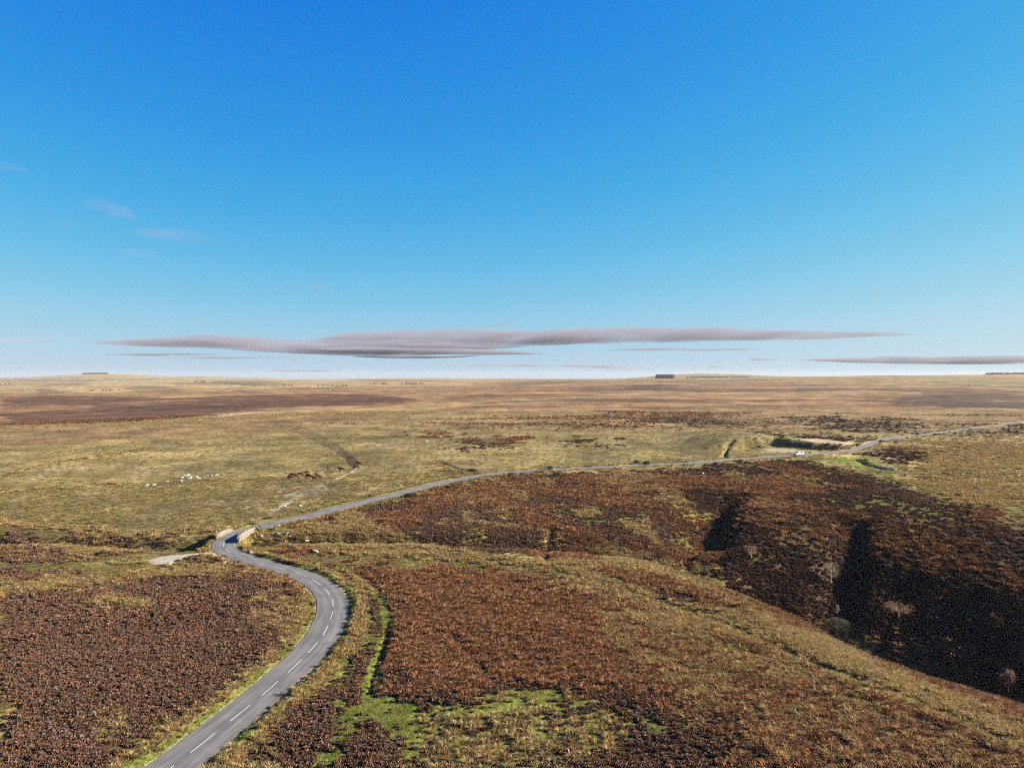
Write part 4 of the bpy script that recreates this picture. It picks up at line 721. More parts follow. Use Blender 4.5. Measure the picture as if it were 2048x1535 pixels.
# tyre-worn bands: two in each lane
absn = N(nt, 'ShaderNodeMath', operation='ABSOLUTE'); nt.links.new(ac, absn.inputs[0])
wv = N(nt, 'ShaderNodeMath', operation='SUBTRACT'); nt.links.new(absn.outputs[0], wv.inputs[0]); wv.inputs[1].default_value = 1.02
wa = N(nt, 'ShaderNodeMath', operation='ABSOLUTE'); nt.links.new(wv.outputs[0], wa.inputs[0])
band = maprange(nt, wa.outputs[0], .2, .75, 1.0, .84)
c = N(nt, 'ShaderNodeRGB'); c.outputs[0].default_value = (.104, .097, .089, 1)
k1 = mulcol(nt, c.outputs[0], band)
k2 = mulcol(nt, k1, maprange(nt, streak.outputs[0], .3, .7, .66, 1.30))
k3 = mulcol(nt, k2, maprange(nt, grit.outputs[0], .3, .7, .84, 1.16))
k4 = mulcol(nt, k3, maprange(nt, patch.outputs[0], .35, .65, .82, 1.16))
dirt = maprange(nt, absn.outputs[0], 1.72, 2.22, 0.0, .8)
nt.links.new(mixcol(nt, dirt, k4, (.13, .108, .078)), b.inputs['Base Color'])
bp = N(nt, 'ShaderNodeBump', Strength=0.4, Distance=0.02); nt.links.new(grit.outputs[0], bp.inputs['Height']); nt.links.new(bp.outputs[0], b.inputs['Normal'])
road = link('road', rme, mr)
tag(road, 'winding grey two-lane moor road with a broken white centre line', kind='structure')

paint_w = plain('road_paint', (.36, .352, .33), 0.7, 0.2, .22, 9.0)
fine = smooth_line(ROAD, 0.25)
fs = np.arange(len(fine))*0.25
fz = np.interp(np.clip(fs, 0, len(_rz)-1), np.arange(len(_rz)), _rz)
def dash(i0, i1, off, half, lift, name, skip=3):
    seg = list(range(i0, min(i1, len(fine)-1)+1, skip))
    if len(seg) < 2: return
    P = fine[seg]; m, _ = ribbon(name, P, fz[seg], [off-half, off+half], lift, None)
    o = link(name, m, paint_w, road); return o
s0 = DASH0
while s0 < 330:
    a, e = int(s0/.25), int((s0+DASH_L)/.25)
    if e > 4:
        h = .045 if s0 < 90 else .06
        dash(max(a, 0), e, 0.0, h, 0.006 if s0 < 130 else .012, 'centre_line_dash')
    s0 += DASH_L+DASH_G
dash(int(97/.25), int(104/.25), 1.86, .04, .006, 'edge_line', 2)

# ---------------------------------------------------------------- gravelled places
def drape(name, P, res, lift, mat):
    A = np.array(P); x0, y0 = A.min(0)-res; x1, y1 = A.max(0)+res
    xs = np.arange(x0, x1+res, res); ys = np.arange(y0, y1+res, res)
    X, Y = np.meshgrid(xs, ys)
    d, _, _ = near_line(list(map(tuple, P))+[tuple(P[0])], X.ravel(), Y.ravel(), 30)
    sd = np.where(in_poly(P, X.ravel(), Y.ravel()), np.minimum(d, 30), -np.minimum(d, 30))+.5*fbm(X.ravel()/1.7, Y.ravel()/1.7, 3)
    ok = sd.reshape(X.shape) > 0
    Z = ground(X, Y).reshape(X.shape)+lift*np.clip(sd.reshape(X.shape)/.6, 0, 1)-.05*(~ok)
    idx = np.arange(X.size).reshape(X.shape)
    keep = ok[:-1, :-1] | ok[1:, :-1] | ok[:-1, 1:] | ok[1:, 1:]
    Qd = np.stack([idx[:-1, :-1][keep], idx[:-1, 1:][keep], idx[1:, 1:][keep], idx[1:, :-1][keep]], 1)
    used = np.unique(Qd); remap = -np.ones(X.size, int); remap[used] = np.arange(len(used))
    m = np_mesh(name, np.stack([X.ravel()[used], Y.ravel()[used], Z.ravel()[used]], 1), remap[Qd], True)
    return link(name, m, mat)
gravel = plain('pale_gravel', (.235, .20, .155), 0.95, 0.05, .22, 1.3, .05)
tag(drape('gravel_layby', AREAS['layby'], .35, .07, gravel), 'pale gravel lay-by beside the outside of the hairpin bend', kind='structure')
gravel2 = plain('tan_hardstanding', (.235, .182, .128), 0.95, 0.05, .14, .6, .05)
tag(drape('upper_car_park', AREAS['upper_park'], .8, .14, gravel2), 'tan hardstanding above the old quarry face', kind='structure')
tag(drape('lower_car_park', AREAS['lower_park'], .8, .14, gravel2), 'tan hardstanding on the quarry floor beside the lane', kind='structure')

# ---------------------------------------------------------------- vegetation: tufts scattered by the thousand
def blade_clump(n, reach, height, wid, lean, seed, base=.25, curl=.35, dome=False):
    rs = np.random.RandomState(seed); Vv = []; Ff = []
    for i in range(n):
        a = rs.rand()*2*math.pi
        if dome:                                             # short twigs standing out of a rounded bush
            ph = math.acos(1-rs.rand()*0.97); rr = .72+.28*rs.rand()
            d = np.array((math.sin(ph)*math.cos(a), math.sin(ph)*math.sin(a), math.cos(ph)*height))
            p0 = d*rr*reach*.62; p0[2] = d[2]*rr*.55
            dr = np.array((math.cos(a)*math.sin(ph)*.55, math.sin(a)*math.sin(ph)*.55, .75))+rs.randn(3)*.25
            dr /= np.linalg.norm(dr); L = (.28+.3*rs.rand())*height
            sd = np.cross(dr, rs.randn(3)); sd /= np.linalg.norm(sd)+1e-9
            w = wid*(.6+.8*rs.rand())
            k = len(Vv); Vv += [p0-sd*w*.5, p0+sd*w*.5, p0+dr*L*.6+sd*w*.75, p0+dr*L*.6-sd*w*.75, p0+dr*L]
            Ff += [(k, k+1, k+2, k+3), (k+3, k+2, k+4)]
        else:
            b0 = np.array((math.cos(a), math.sin(a), 0))*base*math.sqrt(rs.rand())
            out = np.array((math.cos(a), math.sin(a), 0)); ln = lean*rs.rand()
            h = height*(.55+.45*rs.rand()); sd = np.array((-math.sin(a), math.cos(a), 0.)); w = wid*(.6+.8*rs.rand())
            m1 = b0+out*ln*reach*.4+np.array((0, 0, h*.62)); t1 = b0+out*(ln*reach*(1+curl))+np.array((0, 0, h*(1-.35*ln)))
            k = len(Vv); Vv += [b0-sd*w*.5, b0+sd*w*.5, m1+sd*w*.45, m1-sd*w*.45, t1]
            Ff += [(k, k+1, k+2, k+3), (k+3, k+2, k+4)]
    return Vv, Ff

def foliage_mat(name, trans=0.25, jitter=.30, hue=.02):
    m = bpy.data.materials.new(name); m.use_nodes = True; nt = m.node_tree; nt.nodes.clear()
    at = N(nt, 'ShaderNodeAttribute', attribute_name='tint', attribute_type='INSTANCER')
    geo = N(nt, 'ShaderNodeNewGeometry')
    nz = noise(nt, 3.0, 2, .6, geo.outputs['Position'])
    col = mulcol(nt, at.outputs['Color'], maprange(nt, nz.outputs[0], .3, .7, 1-jitter, 1+jitter))
    df = N(nt, 'ShaderNodeBsdfDiffuse'); tr = N(nt, 'ShaderNodeBsdfTranslucent'); mx = N(nt, 'ShaderNodeMixShader', Fac=trans)
    nt.links.new(col, df.inputs[0]); nt.links.new(col, tr.inputs[0]); nt.links.new(df.outputs[0], mx.inputs[1]); nt.links.new(tr.outputs[0], mx.inputs[2])
    out = N(nt, 'ShaderNodeOutputMaterial'); nt.links.new(mx.outputs[0], out.inputs[0])
    return m

def scatter(name, P, rotz, scl, tint, protos, label):
    me = bpy.data.meshes.new(name); n = len(P)
    me.vertices.add(n); me.vertices.foreach_set('co', P.astype(np.float32).ravel())
    def A(nm, ty, key, arr):
        a = me.attributes.new(nm, ty, 'POINT'); a.data.foreach_set(key, np.ascontiguousarray(arr).ravel())
    A('turn', 'FLOAT_VECTOR', 'vector', np.stack([(nrs.rand(n)-.5)*.3, (nrs.rand(n)-.5)*.3, rotz], 1).astype(np.float32))
    A('size', 'FLOAT_VECTOR', 'vector', scl.astype(np.float32))
    A('tint', 'FLOAT_COLOR', 'color', np.concatenate([tint, np.ones((n, 1))], 1).astype(np.float32))
    A('pick', 'INT', 'value', nrs.randint(0, len(protos), n).astype(np.int32))
    o = link(name, me)
    ng = bpy.data.node_groups.new(name+'_scatter', 'GeometryNodeTree')
    ng.interface.new_socket('Geometry', in_out='INPUT', socket_type='NodeSocketGeometry')
    ng.interface.new_socket('Geometry', in_out='OUTPUT', socket_type='NodeSocketGeometry')
    gi = ng.nodes.new('NodeGroupInput'); go = ng.nodes.new('NodeGroupOutput')
    iop = ng.nodes.new('GeometryNodeInstanceOnPoints'); j = ng.nodes.new('GeometryNodeJoinGeometry')
    for p in protos:
        oi = ng.nodes.new('GeometryNodeObjectInfo'); oi.inputs['Object'].default_value = p; oi.inputs['As Instance'].default_value = True
        ng.links.new(oi.outputs['Geometry'], j.inputs[0])
    def attr(nm, ty):
        a = ng.nodes.new('GeometryNodeInputNamedAttribute'); a.data_type = ty; a.inputs['Name'].default_value = nm
        return [s for s in a.outputs if s.enabled and s.name == 'Attribute'][0]
    ng.links.new(gi.outputs[0], iop.inputs['Points']); ng.links.new(j.outputs[0], iop.inputs['Instance'])
    iop.inputs['Pick Instance'].default_value = True
    ng.links.new(attr('pick', 'INT'), iop.inputs['Instance Index'])
    e2r = ng.nodes.new('FunctionNodeEulerToRotation'); ng.links.new(attr('turn', 'FLOAT_VECTOR'), e2r.inputs[0])
    ng.links.new(e2r.outputs[0], iop.inputs['Rotation']); ng.links.new(attr('size', 'FLOAT_VECTOR'), iop.inputs['Scale'])
    ng.links.new(iop.outputs[0], go.inputs[0])
    md = o.modifiers.new('scatter', 'NODES'); md.node_group = ng
    tag(o, label, kind='stuff')
    return o

def proto(name, vf, mat):
    m = mesh(name, vf[0], vf[1]); m.materials.append(mat)
    return bpy.data.objects.new(name, m)                # lives only inside the scatter

fmat = foliage_mat('heather_twigs', .15, .35); gmat = foliage_mat('grass_blades', .30, .25)
P_heath = [proto('heather_bush', blade_clump(64, 1.0, .95, .20, 1, 10+i, dome=True), fmat) for i in range(4)]
P_brack = [proto('bracken_clump', blade_clump(34, 1.1, 1.0, .20, 1.0, 30+i, base=.75, curl=.5), fmat) for i in range(4)]
P_tuss = [proto('grass_tussock', blade_clump(40, .9, .9, .10, 1.0, 50+i, base=.55, curl=.6), gmat) for i in range(4)]
P_turf = [proto('turf_tuft', blade_clump(26, .7, .45, .12, 1.0, 70+i, base=.7, curl=.5), gmat) for i in range(3)]

lnR = np.log(RI)
def lookup(x, y):
    """cover weights and ground height at scattered points, from the ground mesh"""
    r = np.hypot(x, y); th = np.arctan2(x, y)
    fr = np.interp(np.log(r), lnR, np.arange(nR)); i0 = np.clip(fr.astype(int), 0, nR-2); f = fr-i0
    ft = (th-th_front[0])/(th_front[1]-th_front[0]); j0 = np.clip(ft.astype(int), 0, len(th_front)-2); g = ft-j0
    return i0, f, j0, g
def bil(A, L):
    i0, f, j0, g = L; A = A.reshape(nR, nT)
    return (A[i0, j0]*(1-g)+A[i0, j0+1]*g)*(1-f)+(A[i0+1, j0]*(1-g)+A[i0+1, j0+1]*g)*f

def ring_points(r0, r1, dens, half=math.radians(40)):
    n = int(half*(r1*r1-r0*r0)*dens)
    r = np.sqrt(r0*r0+nrs.rand(n)*(r1*r1-r0*r0)); t = (nrs.rand(n)*2-1)*half
    return r*np.sin(t), r*np.cos(t), r

BANDS = [(52, 110, 12.0, 1.0), (110, 170, 6.0, 1.25), (170, 260, 2.4, 1.7), (260, 420, .70, 2.2), (420, 700, .26, 2.5)]
acc = {'heather': [], 'bracken': [], 'moor_grass': [], 'turf': []}
for r0, r1, dens, grow in BANDS:
    x, y, r = ring_points(r0, r1, dens)
    L = lookup(x, y); z = bil(GZ, L)
    w = {k: bil(W[k], L) for k in KINDS}; dr = bil(np.minimum(dR, 14), L)
    tw = sum(w.values()); u = nrs.rand(len(x))*tw
    clear = dr < ROAD_HALF+.25
    for nm in ('layby', 'upper_park', 'lower_park'): clear |= in_poly(AREAS[nm], x, y)
    order = 'hpkbsgtoae'; cum = 0; pick = np.full(len(x), -1)
    for i, k in enumerate(order):
        pick = np.where((pick < 0) & (u <= cum+w[k]), i, pick); cum = cum+w[k]
    pick[clear] = -1
    for nm, ks, keep, rad, ht in (('heather', 'hp', 1.0, .36, .31), ('bracken', 'b', .9, .36, .52), ('moor_grass', 's', .95, .43, .50), ('moor_grass', 'toa', .5, .26, .20), ('turf', 'g', .8, .30, .17)):
        m = np.isin(pick, [order.index(k) for k in ks]) & (nrs.rand(len(x)) < keep*(.4 if ks == 'toa' and r0 > 200 else .55 if r0 > 400 else 1))
        i = np.flatnonzero(m)
        if not len(i): continue
        kk = np.array(list(order))[pick[i]]
        big = np.clip(np.exp(.20*nrs.randn(len(i))), .6, 1.6)*(1+.25*fbm(x[i]/4, y[i]/4, 2))
        base = np.array([ALB[k] for k in kk])
        gain = {'heather': 1.75, 'bracken': 1.5, 'moor_grass': 1.22, 'turf': 1.15}[nm]
        tint = base*gain*np.exp(.13*nrs.randn(len(i), 1)+.06*nrs.randn(len(i), 3))
        if nm == 'heather':                                   # some bushes rusty, some grey and leggy
            q = nrs.rand(len(i)); tint[q < .16] *= (1.4, 1.22, 1.0); tint[q > .90] *= (1.25, 1.35, 1.45)
        if nm == 'turf':
            q = nrs.rand(len(i)); tint[q < .3] = np.array((.22, .185, .06))*np.exp(.2*nrs.randn((q < .3).sum(), 1))
        sxy = rad*grow*big; sz = ht*(grow**.55)*big*(.8+.4*nrs.rand(len(i)))
        acc[nm].append((np.stack([x[i], y[i], z[i]-.03], 1), np.stack([sxy, sxy, sz], 1), tint))
LAB = {'heather': 'dark brown heather bushes spread over the moor', 'bracken': 'rust red dead bracken on the slopes beside the lane',
       'moor_grass': 'straw coloured moor grass tussocks between the heather', 'turf': 'short green turf along verges and paths'}
for nm, pr in (('heather', P_heath), ('bracken', P_brack), ('moor_grass', P_tuss), ('turf', P_turf)):
    P = np.concatenate([a[0] for a in acc[nm]]); S = np.concatenate([a[1] for a in acc[nm]]); T = np.concatenate([a[2] for a in acc[nm]])
    scatter(nm, P, nrs.rand(len(P))*6.283, S, T, pr, LAB[nm])
    print(nm, len(P))
# ---------------------------------------------------------------- things standing on the moor
def ellipsoid(bm, c, r, seg=10, rings=7, jit=0.0, seed=0):
    rs = random.Random(seed)
    g = bmesh.ops.create_uvsphere(bm, u_segments=seg, v_segments=rings, radius=1.0)
    for v in g['verts']:
        k = 1+rs.uniform(-jit, jit)
        v.co = Vector((c[0]+v.co.x*r[0]*k, c[1]+v.co.y*r[1]*k, c[2]+v.co.z*r[2]*k))

def tube(bm, pts, radii, seg=6):
    rings = []
    for i, p in enumerate(pts):
        p = Vector(p); d = (Vector(pts[min(i+1, len(pts)-1)])-Vector(pts[max(i-1, 0)])).normalized()
        a = d.orthogonal().normalized(); b_ = d.cross(a)
        rings.append([bm.verts.new(p+(a*math.cos(t)+b_*math.sin(t))*radii[i]) for t in [2*math.pi*k/seg for k in range(seg)]])
    for r0, r1 in zip(rings[:-1], rings[1:]):
        for k in range(seg): bm.faces.new((r0[k], r0[(k+1) % seg], r1[(k+1) % seg], r1[k]))
    bm.faces.new(rings[0][::-1]); bm.faces.new(rings[-1])

def bm_mesh(bm, name, mat=None, smooth=True):
    me = bpy.data.meshes.new(name); bmesh.ops.recalc_face_normals(bm, faces=bm.faces); bm.to_mesh(me); bm.free()
    me.polygons.foreach_set('use_smooth', [smooth]*len(me.polygons))
    if mat: me.materials.append(mat)
    return me

def box(bm, x0, x1, y0, y1, z0, z1):
    v = [bm.verts.new(p) for p in ((x0,y0,z0),(x1,y0,z0),(x1,y1,z0),(x0,y1,z0),(x0,y0,z1),(x1,y0,z1),(x1,y1,z1),(x0,y1,z1))]
    for f in ((3,2,1,0),(4,5,6,7),(0,1,5,4),(1,2,6,5),(2,3,7,6),(3,0,4,7)): bm.faces.new([v[i] for i in f])

# --- bridge parapets following the lane
stone_m = plain('parapet_stone', (.125, .10, .075), .92, .08, .30, 2.6, .06)
cope_m = plain('coping_stone', (.165, .14, .11), .92, .08, .22, 2.0, .04)
def parapet(side, y0, y1, off, h, label):
    k = [i for i in range(len(ROADC)) if ROADC[i, 0] < -45 and 135 < ROADC[i, 1] and y0 <= ROADC[i, 1] <= y1 and i < 170]
    P = ROADC[k]; Z = _rz[k]
    T = np.gradient(P[:, :2], axis=0); T /= np.linalg.norm(T, axis=1)[:, None]; NR = np.stack([T[:, 1], -T[:, 0]], 1)
    c = P[:, :2]+NR*side*off
    root = empty('bridge_parapet', (float(c[len(c)//2, 0]), float(c[len(c)//2, 1]), 0.0))
    o = np.array(root.location[:2]); Lb = []
    def wall(half, z0, z1, jit):
        bm = bmesh.new(); n = len(c); rows = []
        for i in range(n):
            e = 0.0 if 0 < i < n-1 else -.0
            q = c[i]-o; m = NR[i]*(half)
            jz = jit*random.Random(i*7+int(side)).uniform(-1, 1)
            sag = -.28*(abs(i-(n-1)/2)/((n-1)/2))**4
            rows.append([bm.verts.new((*(q-m), z0+Z[i])), bm.verts.new((*(q+m), z0+Z[i])), bm.verts.new((*(q+m*.86), z1+Z[i]+jz+sag)), bm.verts.new((*(q-m*.86), z1+Z[i]+jz+sag))])
        for a, b_ in zip(rows[:-1], rows[1:]):
            for j in range(4): bm.faces.new((a[j], a[(j+1) % 4], b_[(j+1) % 4], b_[j]))
        bm.faces.new(rows[0][::-1]); bm.faces.new(rows[-1])
        return bm
    link('wall', bm_mesh(wall(.24, -1.6, h, .02), 'parapet_wall', stone_m, False), None, root)
    link('coping', bm_mesh(wall(.30, h+.003, h+.17, .03), 'parapet_coping', cope_m, False), None, root)
    tag(root, label, 'parapet', 'stone parapets of the little bridge')
parapet(1, 150.3, 164.0, 2.58, .95, 'stone bridge parapet on the inside of the hairpin, its pale outer face showing')
parapet(-1, 155.4, 163.2, 2.75, .58, 'short pale stone parapet on the outside of the hairpin above the stream drop')

# --- animals grown on a skeleton
def skin_body(name, V, E, Rd, mat, levels=1):
    me = bpy.data.meshes.new(name); me.from_pydata(V, E, []); me.update()
    o = bpy.data.objects.new(name, me); C.objects.link(o)
    sk = o.modifiers.new('skin', 'SKIN'); sk.use_smooth_shade = True
    for i, r in enumerate(Rd):
        me.skin_vertices[0].data[i].radius = r if isinstance(r, tuple) else (r, r)
    me.skin_vertices[0].data[0].use_root = True
    o.modifiers.new('sub', 'SUBSURF').levels = levels
    dg = bpy.context.evaluated_depsgraph_get()
    out = bpy.data.meshes.new_from_object(o.evaluated_get(dg)); out.name = name
    bpy.data.objects.remove(o); out.materials.clear(); out.materials.append(mat)
    out.polygons.foreach_set('use_smooth', [True]*len(out.polygons))
    return out

def quadruped(name, mat, pose, s, fat, leg, wool=False, lying=False):
    z = leg
    if pose == 'graze': N1, H, M = (.84, 0, z-.02), (1.08, 0, z*.48), (1.2, 0, .14)
    elif pose == 'stand': N1, H, M = (.82, 0, z+.28), (1.06, 0, z+.42), (1.36, 0, z+.26)
    else: N1, H, M = (.80, .12, z+.18), (.96, .34, z+.26), (1.04, .62, z+.12)
    V = [(-.72, 0, z+.06), (-.15, 0, z-.02), (.45, 0, z), N1, H, M,
         (-.66, .2, z-.2), (-.82, .2, z*.44), (-.74, .2, .03), (-.66, -.2, z-.2), (-.86, -.2, z*.44), (-.80, -.2, .03),
         (.45, .19, z-.28), (.47, .19, z*.40), (.46, .19, .03), (.52, -.19, z-.28), (.58, -.19, z*.40), (.56, -.19, .03),
         (-1.0, 0, z+.12), (-1.06, 0, z-.5),
         (H[0]-.02, H[1]+.2, H[2]+.06), (H[0]-.02, H[1]-.2, H[2]+.06)]
    E = [(0,1),(1,2),(2,3),(3,4),(4,5),(0,6),(6,7),(7,8),(0,9),(9,10),(10,11),(2,12),(12,13),(13,14),(2,15),(15,16),(16,17),(0,18),(18,19),(4,20),(4,21)]
    f = fat
    Rd = [(.34*f,.30*f), (.38*f,.40*f), (.33*f,.38*f), (.19*f,.19*f), (.14,.13), (.085,.09),
          .16,.075,.06,.16,.075,.06,.13,.065,.055,.13,.065,.055,.06,.035,.045,.045]
    V = [tuple(c*s for c in v) for v in V]; Rd = [tuple(c*s for c in r) if isinstance(r, tuple) else r*s for r in Rd]
    return skin_body(name, V, E, Rd, mat)

cow_red = plain('red_brown_hide', (.105, .030, .016), .75, .2, .25, 2.0)
cow_dark = plain('dark_hide', (.022, .014, .012), .7, .25, .25, 2.0)
fleece = plain('cream_fleece', (.36, .33, .275), .95, .05, .14, 5.0, .03)
greyfl = plain('grey_fleece', (.19, .18, .16), .95, .05, .14, 5.0, .03)
cows = {(k, p): quadruped('cow', m, p, 1.12, 1.0, 1.02) for k, m in (('r', cow_red), ('d', cow_dark)) for p in ('graze', 'stand', 'turn')}
sheeps = {(k, p): quadruped('sheep', m, p, .60, 1.22, .98) for k, m in (('w', fleece), ('g', greyfl)) for p in ('graze', 'stand', 'turn')}
COWS = [('r','graze',200,'red brown cow at the near left corner of the herd'),
        ('r','stand',175,'red brown cow in the left clump of the herd, above the lowest one'),
        ('r','graze',185,'lowest cow of the clump at the left end of the herd'),
        ('d','turn',20,'dark cow in the middle of the herd'),
        ('r','graze',170,'uppermost red brown cow of the herd'),
        ('r','graze',350,'lighter red cow in the centre of the herd'),
        ('d','stand',80,'dark cow at the right end of the herd, seen end on'),
        ('r','stand',185,'red brown cow nearest the lane in the herd'),
        ('d','graze',10,'dark cow close behind the red one nearest the lane'),
        ('d','turn',100,'black cow alone among the curved ruts'),
        ('d','stand',190,'dark cow between the curved ruts and the bend of the dirt path'),
        ('r','stand',185,'red brown cow at the lower end of the wheel ruts'),
        ('d','graze',200,'dark cow just below the red one at the end of the wheel ruts')]
for (x, y), (k, p, a, lab) in zip(SPOTS['cows'], COWS):
    o = link('cow', cows[k, p]); o.location = (x, y, gz(x, y)-.02); o.rotation_euler = (0, 0, R(a)); o.scale = (1, 1, 1)
    tag(o, lab, 'cow', 'cattle gathered by the wheel ruts')
SHEEP = [('g','turn',30,'grey sheep at the left of the flock'),
         ('w','graze',200,'white sheep below the ring of sheep in the flock'),
         ('w','stand',250,'white sheep on the left side of the ring in the flock'),
         ('w','graze',20,'white sheep at the upper left of the ring in the flock'),
         ('w','turn',120,'white sheep with a dark shadow at the top of the ring in the flock'),
         ('w','stand',80,'white sheep at the upper right of the ring in the flock'),
         ('w','graze',160,'white sheep at the bottom of the ring in the flock'),
         ('w','stand',90,'white sheep at the lower right of the ring in the flock'),
         ('w','graze',40,'upper sheep of the pair in the middle of the flock'),
         ('w','graze',210,'lower sheep of the pair in the middle of the flock'),
         ('w','stand',170,'large pale sheep at the left of the three on the flock\'s right'),
         ('w','graze',190,'middle sheep of the three on the flock\'s right'),
         ('w','graze',10,'rightmost sheep of the three on the flock\'s right'),
         ('w','graze',220,'white sheep of the two strays left of the flock, the farther left'),
         ('w','stand',30,'white sheep of the two strays left of the flock, nearer the others')]
for (x, y), (k, p, a, lab) in zip(SPOTS['flock'], SHEEP):
    o = link('sheep', sheeps[k, p]); o.location = (x, y, gz(x, y)); o.rotation_euler = (0, 0, R(a)); o.scale = (.84,)*3
    tag(o, lab, 'sheep', 'flock of sheep on the open grass')
STRAY = ['sheep at the left of the pair beside the dirt path above the bridge', 'sheep at the right of the pair beside the dirt path above the bridge',
         'white sheep on the green patch just beyond the inner parapet', 'sheep in the straw close behind the inner parapet',
         'sheep at the end of the green strip right of the hairpin', 'sheep in the rushes right of the bridge',
         'lower of two tiny sheep far up the grassy hill', 'upper of two tiny sheep far up the grassy hill', 'tiny sheep alone near the middle of the grassy hill',
         'left sheep of the pair on heather beyond the quarry', 'right sheep of the pair on heather beyond the quarry', 'tiny sheep above the old ditch left of the quarry',
         'sheep at the left edge of the bright green lawn below the lane', 'sheep on the lower rim of the bright green lawn', 'sheep highest on the bright green lawn',
         'sheep at the right of the bright green lawn', 'sheep alone among the pale tussocks right of the valley', 'sheep on the heather just below the long straight of the lane',
         'sheep on the heather below the old ditch', 'tiny sheep in the far dark heather', 'tiny sheep at the far right in the heather', 'sheep beside the far end of the lane']
for i, ((x, y), lab) in enumerate(zip(SPOTS['stray'], STRAY)):
    o = link('sheep', sheeps['w', ('graze', 'stand', 'turn')[i % 3]]); o.location = (x, y, gz(x, y)); o.rotation_euler = (0, 0, rnd.uniform(0, 6.28))
    o.scale = (.82,)*3 if i < 6 else (.95,)*3
    tag(o, lab, 'sheep', 'sheep scattered over the moor')

# --- birches and bushes in the side valley
bark = plain('pale_bark', (.42, .39, .35), .8, .1, .25, 3.0)
twig_cols = {'rust': (.17, .098, .052), 'straw': (.19, .145, .09), 'pink': (.16, .095, .068), 'grey': (.075, .078, .048)}
def twig_mat(key):
    m = bpy.data.materials.new('twigs_'+key); m.use_nodes = True; nt = m.node_tree; nt.nodes.clear()
    oi = N(nt, 'ShaderNodeNewGeometry'); nz = noise(nt, 1.6, 3, .6, oi.outputs['Position'])
    c = N(nt, 'ShaderNodeRGB'); c.outputs[0].default_value = (*twig_cols[key], 1)
    col = mulcol(nt, c.outputs[0], maprange(nt, nz.outputs[0], .3, .7, .55, 1.45))
    d = N(nt, 'ShaderNodeBsdfDiffuse'); t = N(nt, 'ShaderNodeBsdfTranslucent'); mx = N(nt, 'ShaderNodeMixShader', Fac=.3); out = N(nt, 'ShaderNodeOutputMaterial')
    nt.links.new(col, d.inputs[0]); nt.links.new(col, t.inputs[0]); nt.links.new(d.outputs[0], mx.inputs[1]); nt.links.new(t.outputs[0], mx.inputs[2]); nt.links.new(mx.outputs[0], out.inputs[0])
    return m
TW = {k: twig_mat(k) for k in twig_cols}

def small_tree(x, y, h, wid, clear, shape, key, label, seed, name='birch_tree', dens=900, group=None):
    rs = random.Random(seed); z0 = gz(x, y)-.1
    root = empty(name, (x, y, z0)); bm = bmesh.new(); tips = []
    lean = Vector((rs.uniform(-.08, .08), rs.uniform(-.08, .08), 1))
    top = h*(.75 if shape != 'umbrella' else .5)
    tr = [Vector((0, 0, 0)), lean*h*clear*.6+Vector((.02, 0, 0)), lean*h*clear, lean*top]
    tube(bm, tr, [.075*h/3, .062*h/3, .05*h/3, .015*h/3], 7)
    nb = 11 if shape != 'narrow' else 7
    for i in range(nb):
        f = clear+(top/h-clear)*rs.random()**1.2; p0 = lean*h*f; a = i*2.4+rs.uniform(-.4, .4)
        if shape == 'umbrella': reach = wid*.5*rs.uniform(.6, 1.05); rise = h*rs.uniform(.12, .38)
        elif shape == 'narrow': reach = wid*.5*rs.uniform(.5, 1); rise = h*rs.uniform(.25, .42)
        elif shape == 'egg': reach = wid*.5*rs.uniform(.6, 1)*(1-.5*f); rise = h*rs.uniform(.12, .28)
        else: reach = wid*.5*rs.uniform(.55, 1); rise = h*rs.uniform(.22, .5)
        p3 = p0+Vector((math.cos(a)*reach, math.sin(a)*reach, rise)); p3.z = min(p3.z, h)
        pm = p0.lerp(p3, .5)+Vector((math.cos(a)*.1, math.sin(a)*.1, -.04*h))
        tube(bm, [p0, pm, p3], [.028*h/3, .018*h/3, .006*h/3], 5); tips += [pm, p3, p0.lerp(p3, .75), pm.lerp(p3, .5)]
    tips += [lean*top, lean*h*.95]
    link('trunk', bm_mesh(bm, 'trunk', bark), None, root)
    Vv, Ff = [], []
    for i in range(dens):
        c = rs.choice(tips)+Vector((rs.gauss(0, 1), rs.gauss(0, 1), rs.gauss(0, .8)))*(wid*.115)
        if c.z < h*clear*.9 or c.z > h*1.02: continue
        d = Vector((c.x*.6+rs.gauss(0, .4), c.y*.6+rs.gauss(0, .4), rs.uniform(-.1, 1))).normalized(); L = rs.uniform(.09, .22)*h/3; w = rs.uniform(.02, .05)*h/3
        sd = d.cross(Vector((rs.gauss(0, 1), rs.gauss(0, 1), rs.gauss(0, 1)))).normalized()*w; k = len(Vv)
        Vv += [c-sd, c+sd, c+d*L+sd*.7, c+d*L-sd*.7]; Ff.append((k, k+1, k+2, k+3))
    link('crown', mesh('crown', Vv, Ff), TW[key], root)
    tag(root, label, 'tree', group or 'small bare trees in the side valley')
    return root
T = SPOTS['trees']
small_tree(*T[0], 2.7, 2.3, .26, 'vase', 'rust', 'small rusty topped birch highest up the dark valley side', 1)
small_tree(*T[1], 4.0, 2.3, .20, 'vase', 'straw', 'slender pale birch with white forked limbs beside the shaded gully', 2, dens=520)
small_tree(*T[2], 2.2, .75, .25, 'narrow', 'straw', 'tiny thin white sapling standing in the valley shade', 3, dens=260)
small_tree(*T[3], 3.5, 4.0, .36, 'umbrella', 'rust', 'broad umbrella shaped small tree with a white stem on the dark slope', 4, dens=1300)
small_tree(*T[4], 4.0, 2.1, .26, 'egg', 'pink', 'pinkish egg shaped birch near the valley bottom at the frame edge', 5, dens=1100)

